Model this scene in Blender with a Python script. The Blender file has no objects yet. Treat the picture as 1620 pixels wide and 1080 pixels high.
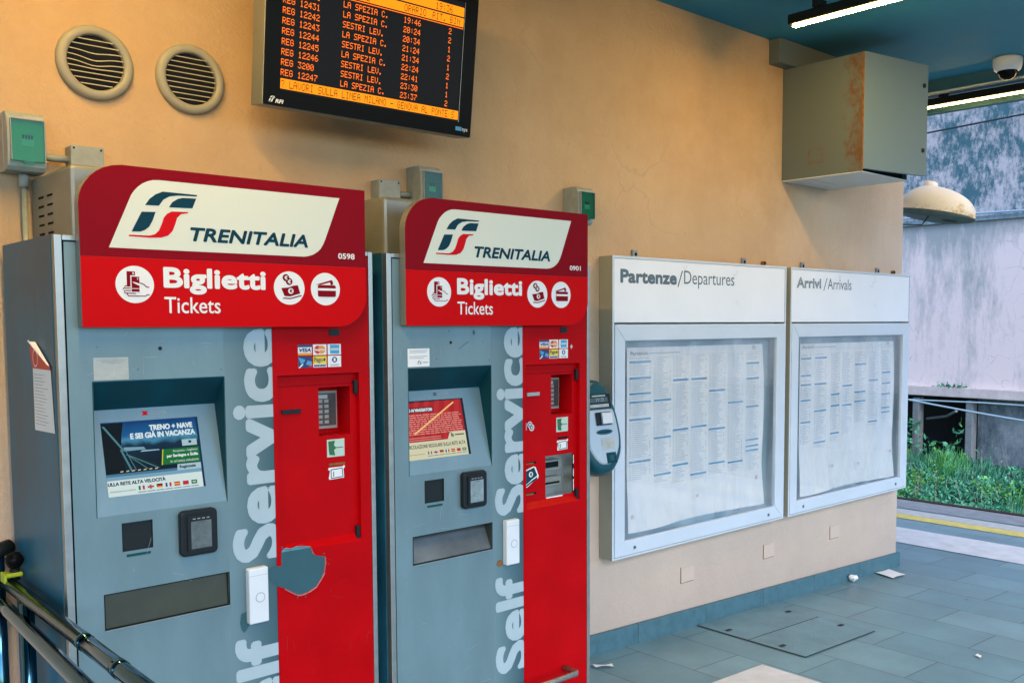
import bpy, bmesh, math, random
from mathutils import Vector, Matrix, noise
random.seed(7)
R = math.radians
scene = bpy.context.scene
col = scene.collection
PI = math.pi

# ------------------------------------------------------------------ camera
cam = bpy.data.cameras.new("camera"); camo = bpy.data.objects.new("camera", cam); col.objects.link(camo)
yaw, pitch, roll = -0.7557, 0.0673, -0.0017
fw = Vector((-math.sin(yaw), math.cos(yaw), 0)); rt = Vector((math.cos(yaw), math.sin(yaw), 0)); up = Vector((0, 0, 1))
f2 = fw*math.cos(pitch) - up*math.sin(pitch); u2 = up*math.cos(pitch) + fw*math.sin(pitch)
r3 = rt*math.cos(roll) + u2*math.sin(roll); u3 = u2*math.cos(roll) - rt*math.sin(roll)
M = Matrix((r3, u3, -f2)).transposed().to_4x4(); M.translation = Vector((0, -3.142, 1.6))
camo.matrix_world = M
cam.sensor_fit = 'HORIZONTAL'; cam.sensor_width = 36.0
cam.lens = 1498.7/1620*36.0
cam.shift_x = -(894.3-810)/1620; cam.shift_y = (609.25-540)/1620
cam.clip_start = 0.05; cam.clip_end = 3000
scene.camera = camo

# ------------------------------------------------------------------ world, sun, exposure
SUN_EL, SUN_ROT = R(40), R(200)
w = bpy.data.worlds.new("World"); scene.world = w; w.use_nodes = True
nt = w.node_tree
sky = nt.nodes.new("ShaderNodeTexSky"); sky.sky_type = 'NISHITA'; sky.sun_disc = False
sky.sun_elevation = SUN_EL; sky.sun_rotation = SUN_ROT
sky.air_density = 1.0; sky.dust_density = 0.6; sky.ozone_density = 4.0
nt.links.new(sky.outputs[0], nt.nodes["Background"].inputs[0])
nt.nodes["Background"].inputs[1].default_value = 0.15
sd = bpy.data.lights.new("sun", 'SUN'); sd.energy = 1.2; sd.angle = R(40); sd.color = (1.0, 0.95, 0.90)
so = bpy.data.objects.new("sun", sd); col.objects.link(so)
# sky texture: rotation 0 puts the sun towards +Y, growing clockwise seen from above
az = SUN_ROT
sdir = Vector((math.sin(az)*math.cos(SUN_EL), math.cos(az)*math.cos(SUN_EL), math.sin(SUN_EL)))
so.rotation_euler = sdir.to_track_quat('Z', 'Y').to_euler(); so.location = (0, -20, 30)
scene.view_settings.view_transform = 'Standard'; scene.view_settings.look = 'None'
scene.view_settings.exposure = 1.58; scene.view_settings.gamma = 1.0
scene.render.film_transparent = False
try:
    scene.cycles.max_bounces = 8; scene.cycles.diffuse_bounces = 4; scene.cycles.transparent_max_bounces = 12
    scene.cycles.caustics_reflective = False; scene.cycles.caustics_refractive = False
    scene.cycles.sample_clamp_indirect = 6.0
except Exception: pass

# ------------------------------------------------------------------ helpers
def C(r, g, b):
    def l(c):
        c /= 255.0
        return c/12.92 if c <= 0.04045 else ((c+0.055)/1.055)**2.4
    return (l(r), l(g), l(b), 1.0)

def mat(name, base, rough=0.5, metal=0.0, var=0.0, vscale=6.0, bump=0.0, bscale=60.0, spec=0.5, coat=0.0, stretch=(1, 1, 1)):
    """painted / metal surface: base colour with an uneven mottling, uneven gloss and a fine relief"""
    m = bpy.data.materials.new(name); m.use_nodes = True
    n = m.node_tree.nodes; L = m.node_tree.links; p = n["Principled BSDF"]
    p.inputs["Base Color"].default_value = base; p.inputs["Roughness"].default_value = rough
    p.inputs["Metallic"].default_value = metal; p.inputs["Specular IOR Level"].default_value = spec
    p.inputs["Coat Weight"].default_value = coat
    if var or bump:
        tc = n.new("ShaderNodeTexCoord"); mp = n.new("ShaderNodeMapping"); mp.inputs["Scale"].default_value = stretch
        L.new(tc.outputs["Object"], mp.inputs[0])
    if var:
        no = n.new("ShaderNodeTexNoise"); no.inputs["Scale"].default_value = vscale; no.inputs["Detail"].default_value = 6
        no.inputs["Roughness"].default_value = 0.65
        L.new(mp.outputs[0], no.inputs["Vector"])
        rp = n.new("ShaderNodeValToRGB")
        rp.color_ramp.elements[0].position = 0.3; rp.color_ramp.elements[1].position = 0.72
        a = 1-var; b = 1+var*0.6
        rp.color_ramp.elements[0].color = (base[0]*a, base[1]*a, base[2]*a, 1)
        rp.color_ramp.elements[1].color = (min(base[0]*b, 1), min(base[1]*b, 1), min(base[2]*b, 1), 1)
        L.new(no.outputs["Fac"], rp.inputs[0]); L.new(rp.outputs[0], p.inputs["Base Color"])
        mr = n.new("ShaderNodeMapRange"); mr.inputs["To Min"].default_value = max(rough-0.12, 0.02); mr.inputs["To Max"].default_value = min(rough+0.12, 1)
        L.new(no.outputs["Fac"], mr.inputs["Value"]); L.new(mr.outputs[0], p.inputs["Roughness"])
    if bump:
        nb = n.new("ShaderNodeTexNoise"); nb.inputs["Scale"].default_value = bscale; nb.inputs["Detail"].default_value = 4
        L.new(mp.outputs[0], nb.inputs["Vector"])
        bp = n.new("ShaderNodeBump"); bp.inputs["Strength"].default_value = bump; bp.inputs["Distance"].default_value = 0.01
        L.new(nb.outputs["Fac"], bp.inputs["Height"]); L.new(bp.outputs[0], p.inputs["Normal"])
    return m

def emis(name, colr, s):
    m = bpy.data.materials.new(name); m.use_nodes = True
    n = m.node_tree.nodes; p = n["Principled BSDF"]
    p.inputs["Base Color"].default_value = (0.006, 0.006, 0.007, 1); p.inputs["Roughness"].default_value = 0.3; p.inputs["Specular IOR Level"].default_value = 0.04
    p.inputs["Emission Color"].default_value = colr; p.inputs["Emission Strength"].default_value = s
    return m

class MB:
    def __init__(s): s.v = []; s.f = []; s.m = []; s.mats = []
    def mi(s, m):
        if m not in s.mats: s.mats.append(m)
        return s.mats.index(m)
    def poly(s, pts, m):
        b = len(s.v); s.v += [tuple(p) for p in pts]; s.f.append(list(range(b, b+len(pts)))); s.m.append(s.mi(m)); return s
    def raw(s, vs, fs, m):
        b = len(s.v); s.v += [tuple(p) for p in vs]; k = s.mi(m)
        for f in fs: s.f.append([b+i for i in f]); s.m.append(k)
        return s
    def box(s, x0, x1, y0, y1, z0, z1, m):
        v = [(x, y, z) for z in (z0, z1) for y in (y0, y1) for x in (x0, x1)]
        return s.raw(v, [(0, 2, 3, 1), (4, 5, 7, 6), (0, 1, 5, 4), (1, 3, 7, 5), (3, 2, 6, 7), (2, 0, 4, 6)], m)
    def prism(s, pts, y0, y1, m, back=True):
        """outline in x,z (counter-clockwise seen from -y); front at y0 (nearer the viewer), back at y1"""
        a = sum(pts[i][0]*pts[(i+1) % len(pts)][1]-pts[(i+1) % len(pts)][0]*pts[i][1] for i in range(len(pts)))
        if a < 0: pts = pts[::-1]
        n = len(pts); v = [(x, y0, z) for x, z in pts]+[(x, y1, z) for x, z in pts]
        fs = [list(range(n))]+[(i, i+n, (i+1) % n+n, (i+1) % n) for i in range(n)]
        if back: fs.append(list(range(2*n-1, n-1, -1)))
        return s.raw(v, fs, m)
    def flat(s, pts, y, m):
        a = sum(pts[i][0]*pts[(i+1) % len(pts)][1]-pts[(i+1) % len(pts)][0]*pts[i][1] for i in range(len(pts)))
        if a < 0: pts = pts[::-1]
        return s.poly([(x, y, z) for x, z in pts], m)
    def rect(s, x0, x1, z0, z1, y, m): return s.flat([(x0, z0), (x1, z0), (x1, z1), (x0, z1)], y, m)
    def disc(s, x, z, r, y, m, n=40): return s.flat([(x+r*math.cos(2*PI*i/n), z+r*math.sin(2*PI*i/n)) for i in range(n)], y, m)
    def tube(s, path, r, m, n=12, caps=True):
        P = [Vector(p) for p in path]; rings = []
        prev = None
        for i, p in enumerate(P):
            t = (P[min(i+1, len(P)-1)]-P[max(i-1, 0)]).normalized()
            a = Vector((0, 0, 1)) if abs(t.z) < 0.9 else Vector((1, 0, 0))
            if prev is None: u = t.cross(a).normalized()
            else: u = (prev-t*prev.dot(t)).normalized()
            prev = u; w_ = t.cross(u)
            rr = r[i] if isinstance(r, (list, tuple)) else r
            rings.append([p+(u*math.cos(2*PI*k/n)+w_*math.sin(2*PI*k/n))*rr for k in range(n)])
        v = [q for rg in rings for q in rg]; fs = []
        for i in range(len(P)-1):
            for k in range(n): fs.append((i*n+k, i*n+(k+1) % n, (i+1)*n+(k+1) % n, (i+1)*n+k))
        if caps: fs.append(list(range(n-1, -1, -1))); fs.append([(len(P)-1)*n+k for k in range(n)])
        return s.raw(v, fs, m)
    def lathe(s, prof, c, axis, m, n=32):
        """prof: list of (radius, height) along axis"""
        ax = Vector(axis).normalized(); a = Vector((0, 0, 1)) if abs(ax.z) < 0.9 else Vector((1, 0, 0))
        u = ax.cross(a).normalized(); w_ = ax.cross(u); c = Vector(c); v = []; fs = []
        for r, h in prof:
            for k in range(n): v.append(c+ax*h+(u*math.cos(2*PI*k/n)+w_*math.sin(2*PI*k/n))*max(r, 1e-5))
        for i in range(len(prof)-1):
            for k in range(n): fs.append((i*n+k, i*n+(k+1) % n, (i+1)*n+(k+1) % n, (i+1)*n+k))
        return s.raw(v, fs, m)
    def text(s, body, x0, x1, z0, z1, y, m, bold=0.0, shear=0.0, rot=False, clip=None):
        vs, fs = glyphs(body, shear)
        xs = [a for a, b in vs]; zs = [b for a, b in vs]
        ax, bx, az_, bz = min(xs), max(xs), min(zs), max(zs)
        bd = bold
        if rot:   # reads upwards: the text's left-right runs along +z, its up is -x
            pts = [(x1-bd-(b-az_)/(bz-az_)*(x1-x0-2*bd), z0+bd+(a-ax)/(bx-ax)*(z1-z0-2*bd)) for a, b in vs]
        else:
            pts = [(x0+bd+(a-ax)/(bx-ax)*(x1-x0-2*bd), z0+bd+(b-az_)/(bz-az_)*(z1-z0-2*bd)) for a, b in vs]
        offs = [(0, 0)]
        if bold: offs += [(bold*math.cos(2*PI*k/10), bold*math.sin(2*PI*k/10)) for k in range(10)]
        for i, (dx, dz) in enumerate(offs):
            tris = [[(pts[k][0]+dx, pts[k][1]+dz) for k in f] for f in fs]
            if clip is not None:
                out = []
                for t in tris:
                    q = clip_right(t, clip)
                    if len(q) >= 3: out.append(q)
                tris = out
            for t in tris:
                a = sum(t[j][0]*t[(j+1) % len(t)][1]-t[(j+1) % len(t)][0]*t[j][1] for j in range(len(t)))
                if a < 0: t = t[::-1]
                s.poly([(x, y-0.00004*i, z) for x, z in t], m)
        return s
    def build(s, name, parent=None, bevel=0.0, seg=2, smooth=False, sub=0, weld=False):
        if parent is not None: o3 = ORG[parent.name]
        else:
            xs = [p[0] for p in s.v]; ys = [p[1] for p in s.v]; zs = [p[2] for p in s.v]
            o3 = ((min(xs)+max(xs))/2, (min(ys)+max(ys))/2, min(zs))
        me = bpy.data.meshes.new(name)
        me.from_pydata([(p[0]-o3[0], p[1]-o3[1], p[2]-o3[2]) for p in s.v], [], s.f)
        for m in s.mats: me.materials.append(m)
        me.polygons.foreach_set("material_index", s.m)
        if smooth: me.polygons.foreach_set("use_smooth", [True]*len(me.polygons))
        me.update()
        if weld:
            bm = bmesh.new(); bm.from_mesh(me); bmesh.ops.remove_doubles(bm, verts=bm.verts, dist=1e-5); bm.to_mesh(me); bm.free()
        o = bpy.data.objects.new(name, me); col.objects.link(o)
        if parent is not None: o.parent = parent
        else: o.location = o3
        ORG[o.name] = o3
        if sub:
            md = o.modifiers.new("smooth", 'SUBSURF'); md.levels = sub; md.render_levels = sub
        if bevel:
            md = o.modifiers.new("bevel", 'BEVEL'); md.width = bevel; md.segments = seg; md.limit_method = 'ANGLE'; md.angle_limit = R(40)
        return o
ORG = {}
GC = {}
def glyphs(body, shear):
    k = (body, shear)
    if k in GC: return GC[k]
    c = bpy.data.curves.new("writing", 'FONT'); c.body = body; c.size = 1.0; c.shear = shear; c.resolution_u = 4
    o = bpy.data.objects.new("writing", c); col.objects.link(o)
    dg = bpy.context.evaluated_depsgraph_get(); dg.update()
    me = bpy.data.meshes.new_from_object(o.evaluated_get(dg))
    r = ([(v.co.x, v.co.y) for v in me.vertices], [list(p.vertices) for p in me.polygons])
    bpy.data.objects.remove(o); bpy.data.curves.remove(c); bpy.data.meshes.remove(me)
    GC[k] = r
    return r
def clip_right(t, xm):
    out = []
    for i in range(len(t)):
        a, b = t[i], t[(i+1) % len(t)]
        ia, ib = a[0] <= xm, b[0] <= xm
        if ia: out.append(a)
        if ia != ib:
            u = (xm-a[0])/(b[0]-a[0]); out.append((xm, a[1]+u*(b[1]-a[1])))
    return out
def rrect(x0, x1, z0, z1, r, n=6):
    out = []
    for cx, cz, a0 in ((x1-r, z1-r, 0), (x0+r, z1-r, 90), (x0+r, z0+r, 180), (x1-r, z0+r, 270)):
        for k in range(n+1):
            a = R(a0+90*k/n); out.append((cx+r*math.cos(a), cz+r*math.sin(a)))
    return out
def tag(o, label=None, cat=None, group=None, kind=None):
    if label: o["label"] = label
    if cat: o["category"] = cat
    if group: o["group"] = group
    if kind: o["kind"] = kind
    return o
def thing(name, loc, label, cat, group=None):
    o = bpy.data.objects.new(name, None); o.empty_display_size = 0.1; col.objects.link(o); o.location = loc
    ORG[o.name] = tuple(loc); return tag(o, label, cat, group)
def holes_panel(mb, x0, x1, z0, z1, y, holes, m):
    """a sheet facing -y with rectangular openings left out"""
    xs = sorted({x0, x1}|{h[i] for h in holes for i in (0, 1)}); zs = sorted({z0, z1}|{h[i] for h in holes for i in (2, 3)})
    for i in range(len(xs)-1):
        for j in range(len(zs)-1):
            cx, cz = (xs[i]+xs[i+1])/2, (zs[j]+zs[j+1])/2
            if any(h[0] < cx < h[1] and h[2] < cz < h[3] for h in holes): continue
            mb.rect(xs[i], xs[i+1], zs[j], zs[j+1], y, m)
def pocket(mb, x0, x1, z0, z1, y0, y1, m, mback=None, slope=0.0):
    """the inside of an opening; slope drops the back of its floor"""
    mb.poly([(x0, y0, z0), (x0, y0, z1), (x0, y1, z1), (x0, y1, z0+slope)], m)
    mb.poly([(x1, y0, z0), (x1, y1, z0+slope), (x1, y1, z1), (x1, y0, z1)], m)
    mb.poly([(x0, y0, z1), (x1, y0, z1), (x1, y1, z1), (x0, y1, z1)], m)
    mb.poly([(x0, y0, z0), (x0, y1, z0+slope), (x1, y1, z0+slope), (x1, y0, z0)], m)
    mb.rect(x0, x1, z0+slope, z1, y1, mback or m)
def floor_z(x): return -0.036*(max(x, 2.5)-3.434)

# ------------------------------------------------------------------ materials of the setting
def plaster_material():
    m = bpy.data.materials.new("ochre_plaster"); m.use_nodes = True
    n = m.node_tree.nodes; L = m.node_tree.links; p = n["Principled BSDF"]
    tc = n.new("ShaderNodeTexCoord")
    n1 = n.new("ShaderNodeTexNoise"); n1.inputs["Scale"].default_value = 1.6; n1.inputs["Detail"].default_value = 9; n1.inputs["Roughness"].default_value = 0.68
    L.new(tc.outputs["Object"], n1.inputs["Vector"])
    r1 = n.new("ShaderNodeValToRGB"); r1.color_ramp.elements[0].position = 0.32; r1.color_ramp.elements[1].position = 0.7
    r1.color_ramp.elements[0].color = (0.50, 0.315, 0.16, 1); r1.color_ramp.elements[1].color = (0.61, 0.41, 0.235, 1)
    L.new(n1.outputs["Fac"], r1.inputs[0])
    # rubbed, scuffed specks
    n2 = n.new("ShaderNodeTexNoise"); n2.inputs["Scale"].default_value = 34; n2.inputs["Detail"].default_value = 5
    L.new(tc.outputs["Object"], n2.inputs["Vector"])
    r2 = n.new("ShaderNodeValToRGB"); r2.color_ramp.elements[0].position = 0.66; r2.color_ramp.elements[1].position = 0.78
    L.new(n2.outputs["Fac"], r2.inputs[0])
    mx = n.new("ShaderNodeMixRGB"); mx.inputs[2].default_value = (0.40, 0.26, 0.16, 1)
    mu = n.new("ShaderNodeMath"); mu.operation = 'MULTIPLY'; mu.inputs[1].default_value = 0.5
    L.new(r2.outputs[0], mu.inputs[0]); L.new(mu.outputs[0], mx.inputs[0]); L.new(r1.outputs[0], mx.inputs[1])
    # pinkish daylight painted in as a paler tone towards the wall's foot, uneven edge
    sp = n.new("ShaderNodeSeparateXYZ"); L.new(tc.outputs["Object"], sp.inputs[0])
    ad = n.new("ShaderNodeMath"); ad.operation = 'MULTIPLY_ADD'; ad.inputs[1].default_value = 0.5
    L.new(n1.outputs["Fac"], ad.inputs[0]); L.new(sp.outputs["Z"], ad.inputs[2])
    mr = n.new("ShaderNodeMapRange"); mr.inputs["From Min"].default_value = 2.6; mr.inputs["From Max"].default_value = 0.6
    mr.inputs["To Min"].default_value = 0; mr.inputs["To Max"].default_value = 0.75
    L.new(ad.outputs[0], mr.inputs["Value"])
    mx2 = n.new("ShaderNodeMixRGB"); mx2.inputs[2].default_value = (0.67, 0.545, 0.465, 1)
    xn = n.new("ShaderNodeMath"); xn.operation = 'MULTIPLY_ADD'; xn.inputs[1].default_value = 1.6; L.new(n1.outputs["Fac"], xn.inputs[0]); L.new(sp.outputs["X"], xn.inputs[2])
    xr = n.new("ShaderNodeMapRange"); xr.inputs["From Min"].default_value = 5.1; xr.inputs["From Max"].default_value = 6.7; xr.inputs["To Max"].default_value = 0.8; L.new(xn.outputs[0], xr.inputs["Value"])  # the same pale daylight tone painted in towards the wall's end
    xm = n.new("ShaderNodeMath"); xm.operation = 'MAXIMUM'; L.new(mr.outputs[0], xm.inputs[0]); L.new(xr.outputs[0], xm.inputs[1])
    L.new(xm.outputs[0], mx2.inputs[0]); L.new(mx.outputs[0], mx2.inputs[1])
    ms = n.new("ShaderNodeMapping"); ms.inputs["Scale"].default_value = (3, 3, 0.45); L.new(tc.outputs["Object"], ms.inputs[0])
    ns = n.new("ShaderNodeTexNoise"); ns.inputs["Scale"].default_value = 1.6; ns.inputs["Detail"].default_value = 7; ns.inputs["Roughness"].default_value = 0.6; L.new(ms.outputs[0], ns.inputs["Vector"])
    rs = n.new("ShaderNodeValToRGB"); rs.color_ramp.elements[0].position = 0.36; rs.color_ramp.elements[1].position = 0.55; rs.color_ramp.elements[0].color = (0.82, 0.79, 0.76, 1); rs.color_ramp.elements[1].color = (1, 1, 1, 1); L.new(ns.outputs["Fac"], rs.inputs[0])
    m5 = n.new("ShaderNodeMixRGB"); m5.blend_type = 'MULTIPLY'; m5.inputs[0].default_value = 0.16; L.new(mx2.outputs[0], m5.inputs[1]); L.new(rs.outputs[0], m5.inputs[2])
    dn = n.new("ShaderNodeTexNoise"); dn.inputs["Scale"].default_value = 2.5; dn.inputs["Detail"].default_value = 7; L.new(tc.outputs["Object"], dn.inputs["Vector"])
    va = n.new("ShaderNodeVectorMath"); va.operation = 'MULTIPLY_ADD'; va.inputs[1].default_value = (0.5, 0.5, 0.5); L.new(dn.outputs["Color"], va.inputs[0]); L.new(tc.outputs["Object"], va.inputs[2])
    vo = n.new("ShaderNodeTexVoronoi"); vo.feature = 'DISTANCE_TO_EDGE'; vo.inputs["Scale"].default_value = 1.1; L.new(va.outputs[0], vo.inputs["Vector"])
    rc = n.new("ShaderNodeValToRGB"); rc.color_ramp.elements[0].position = 0.0; rc.color_ramp.elements[1].position = 0.006; rc.color_ramp.elements[0].color = (1, 1, 1, 1); rc.color_ramp.elements[1].color = (0, 0, 0, 1); L.new(vo.outputs["Distance"], rc.inputs[0])
    rk = n.new("ShaderNodeValToRGB"); rk.color_ramp.elements[0].position = 0.52; rk.color_ramp.elements[1].position = 0.60; L.new(n1.outputs["Fac"], rk.inputs[0])
    mk = n.new("ShaderNodeMath"); mk.operation = 'MULTIPLY'; L.new(rc.outputs[0], mk.inputs[0]); L.new(rk.outputs[0], mk.inputs[1])
    ml = n.new("ShaderNodeMath"); ml.operation = 'MULTIPLY'; ml.inputs[1].default_value = 0.22; L.new(mk.outputs[0], ml.inputs[0])
    m6 = n.new("ShaderNodeMixRGB"); m6.inputs[2].default_value = (0.26, 0.17, 0.10, 1); L.new(ml.outputs[0], m6.inputs[0]); L.new(m5.outputs[0], m6.inputs[1])
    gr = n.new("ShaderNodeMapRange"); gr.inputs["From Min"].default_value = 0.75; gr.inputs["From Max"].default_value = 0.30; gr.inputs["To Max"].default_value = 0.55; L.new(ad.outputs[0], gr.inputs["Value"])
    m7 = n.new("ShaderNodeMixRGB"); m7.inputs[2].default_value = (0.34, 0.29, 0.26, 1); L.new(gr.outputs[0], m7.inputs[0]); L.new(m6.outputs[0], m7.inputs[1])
    L.new(m7.outputs[0], p.inputs["Base Color"]); p.inputs["Roughness"].default_value = 0.75
    p.inputs["Specular IOR Level"].default_value = 0.3
    n3 = n.new("ShaderNodeTexNoise"); n3.inputs["Scale"].default_value = 90; n3.inputs["Detail"].default_value = 6
    n4 = n.new("ShaderNodeTexNoise"); n4.inputs["Scale"].default_value = 7; n4.inputs["Detail"].default_value = 3
    L.new(tc.outputs["Object"], n3.inputs["Vector"]); L.new(tc.outputs["Object"], n4.inputs["Vector"])
    a2 = n.new("ShaderNodeMath"); a2.operation = 'MULTIPLY_ADD'; a2.inputs[1].default_value = 2.5
    L.new(n4.outputs["Fac"], a2.inputs[0]); L.new(n3.outputs["Fac"], a2.inputs[2])
    bp = n.new("ShaderNodeBump"); bp.inputs["Strength"].default_value = 0.45; bp.inputs["Distance"].default_value = 0.008
    L.new(a2.outputs[0], bp.inputs["Height"]); L.new(bp.outputs[0], p.inputs["Normal"])
    return m

def paving_material():
    m = bpy.data.materials.new("stone_paving"); m.use_nodes = True
    n = m.node_tree.nodes; L = m.node_tree.links; p = n["Principled BSDF"]
    tc = n.new("ShaderNodeTexCoord"); sp = n.new("ShaderNodeSeparateXYZ"); cb = n.new("ShaderNodeCombineXYZ")
    L.new(tc.outputs["Object"], sp.inputs[0]); L.new(sp.outputs["Y"], cb.inputs["X"]); L.new(sp.outputs["X"], cb.inputs["Y"])
    mp = n.new("ShaderNodeMapping"); mp.inputs["Location"].default_value = (0.21, 0.16, 0); L.new(cb.outputs[0], mp.inputs[0])
    br = n.new("ShaderNodeTexBrick"); br.inputs["Scale"].default_value = 1.0; br.inputs["Brick Width"].default_value = 0.68
    br.inputs["Row Height"].default_value = 0.335; br.inputs["Mortar Size"].default_value = 0.0022; br.inputs["Mortar Smooth"].default_value = 0.1
    br.offset = 0.5; br.inputs["Bias"].default_value = 0.0
    br.inputs["Color1"].default_value = (0.125, 0.24, 0.29, 1); br.inputs["Color2"].default_value = (0.165, 0.29, 0.34, 1)
    br.inputs["Mortar"].default_value = (0.035, 0.04, 0.045, 1)
    L.new(mp.outputs[0], br.inputs["Vector"])
    no = n.new("ShaderNodeTexNoise"); no.inputs["Scale"].default_value = 2.2; no.inputs["Detail"].default_value = 10; no.inputs["Roughness"].default_value = 0.7
    L.new(tc.outputs["Object"], no.inputs["Vector"])
    rp = n.new("ShaderNodeValToRGB"); rp.color_ramp.elements[0].position = 0.3; rp.color_ramp.elements[1].position = 0.75
    rp.color_ramp.elements[0].color = (0.72, 0.72, 0.72, 1); rp.color_ramp.elements[1].color = (1.2, 1.2, 1.18, 1)
    L.new(no.outputs["Fac"], rp.inputs[0])
    mx = n.new("ShaderNodeMixRGB"); mx.blend_type = 'MULTIPLY'; mx.inputs[0].default_value = 1
    L.new(br.outputs["Color"], mx.inputs[1]); L.new(rp.outputs[0], mx.inputs[2])
    n2 = n.new("ShaderNodeTexNoise"); n2.inputs["Scale"].default_value = 160; n2.inputs["Detail"].default_value = 3
    L.new(tc.outputs["Object"], n2.inputs["Vector"])
    r2 = n.new("ShaderNodeValToRGB"); r2.color_ramp.elements[0].color = (0.8, 0.8, 0.8, 1); r2.color_ramp.elements[1].color = (1.2, 1.2, 1.2, 1)
    L.new(n2.outputs["Fac"], r2.inputs[0])
    m2 = n.new("ShaderNodeMixRGB"); m2.blend_type = 'MULTIPLY'; m2.inputs[0].default_value = 0.8
    L.new(mx.outputs[0], m2.inputs[1]); L.new(r2.outputs[0], m2.inputs[2])
    vo = n.new("ShaderNodeTexVoronoi"); vo.inputs["Scale"].default_value = 2.6; vo.inputs["Randomness"].default_value = 1.0; L.new(tc.outputs["Object"], vo.inputs["Vector"])
    rg = n.new("ShaderNodeValToRGB"); rg.color_ramp.elements[0].position = 0.035; rg.color_ramp.elements[1].position = 0.05; rg.color_ramp.elements[0].color = (0.62, 0.62, 0.60, 1); rg.color_ramp.elements[1].color = (1, 1, 1, 1); L.new(vo.outputs["Distance"], rg.inputs[0])
    m3 = n.new("ShaderNodeMixRGB"); m3.blend_type = 'MULTIPLY'; m3.inputs[0].default_value = 0.8; L.new(m2.outputs[0], m3.inputs[1]); L.new(rg.outputs[0], m3.inputs[2])
    nd = n.new("ShaderNodeTexNoise"); nd.inputs["Scale"].default_value = 11; nd.inputs["Detail"].default_value = 8; nd.inputs["Roughness"].default_value = 0.75; L.new(tc.outputs["Object"], nd.inputs["Vector"])
    yw = n.new("ShaderNodeMapRange"); yw.inputs["From Min"].default_value = -0.30; yw.inputs["From Max"].default_value = -0.02; yw.inputs["To Max"].default_value = 0.24; L.new(sp.outputs["Y"], yw.inputs["Value"])
    ay_ = n.new("ShaderNodeMath"); ay_.operation = 'ADD'; L.new(yw.outputs[0], ay_.inputs[0]); L.new(nd.outputs["Fac"], ay_.inputs[1])
    rd = n.new("ShaderNodeValToRGB"); rd.color_ramp.elements[0].position = 0.66; rd.color_ramp.elements[1].position = 0.86; rd.color_ramp.elements[0].color = (0, 0, 0, 1); rd.color_ramp.elements[1].color = (0.55, 0.55, 0.55, 1); L.new(ay_.outputs[0], rd.inputs[0])
    m4 = n.new("ShaderNodeMixRGB"); m4.inputs[2].default_value = (0.34, 0.37, 0.37, 1); L.new(rd.outputs[0], m4.inputs[0]); L.new(m3.outputs[0], m4.inputs[1]); L.new(m4.outputs[0], p.inputs["Base Color"])
    mr = n.new("ShaderNodeMapRange"); mr.inputs["To Min"].default_value = 0.27; mr.inputs["To Max"].default_value = 0.55
    L.new(no.outputs["Fac"], mr.inputs["Value"]); L.new(mr.outputs[0], p.inputs["Roughness"])
    bp = n.new("ShaderNodeBump"); bp.inputs["Strength"].default_value = 0.35; bp.inputs["Distance"].default_value = 0.003; bp.invert = True
    L.new(br.outputs["Fac"], bp.inputs["Height"])
    b2 = n.new("ShaderNodeBump"); b2.inputs["Strength"].default_value = 0.12; b2.inputs["Distance"].default_value = 0.002
    L.new(n2.outputs["Fac"], b2.inputs["Height"]); L.new(bp.outputs[0], b2.inputs["Normal"]); L.new(b2.outputs[0], p.inputs["Normal"])
    return m

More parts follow.
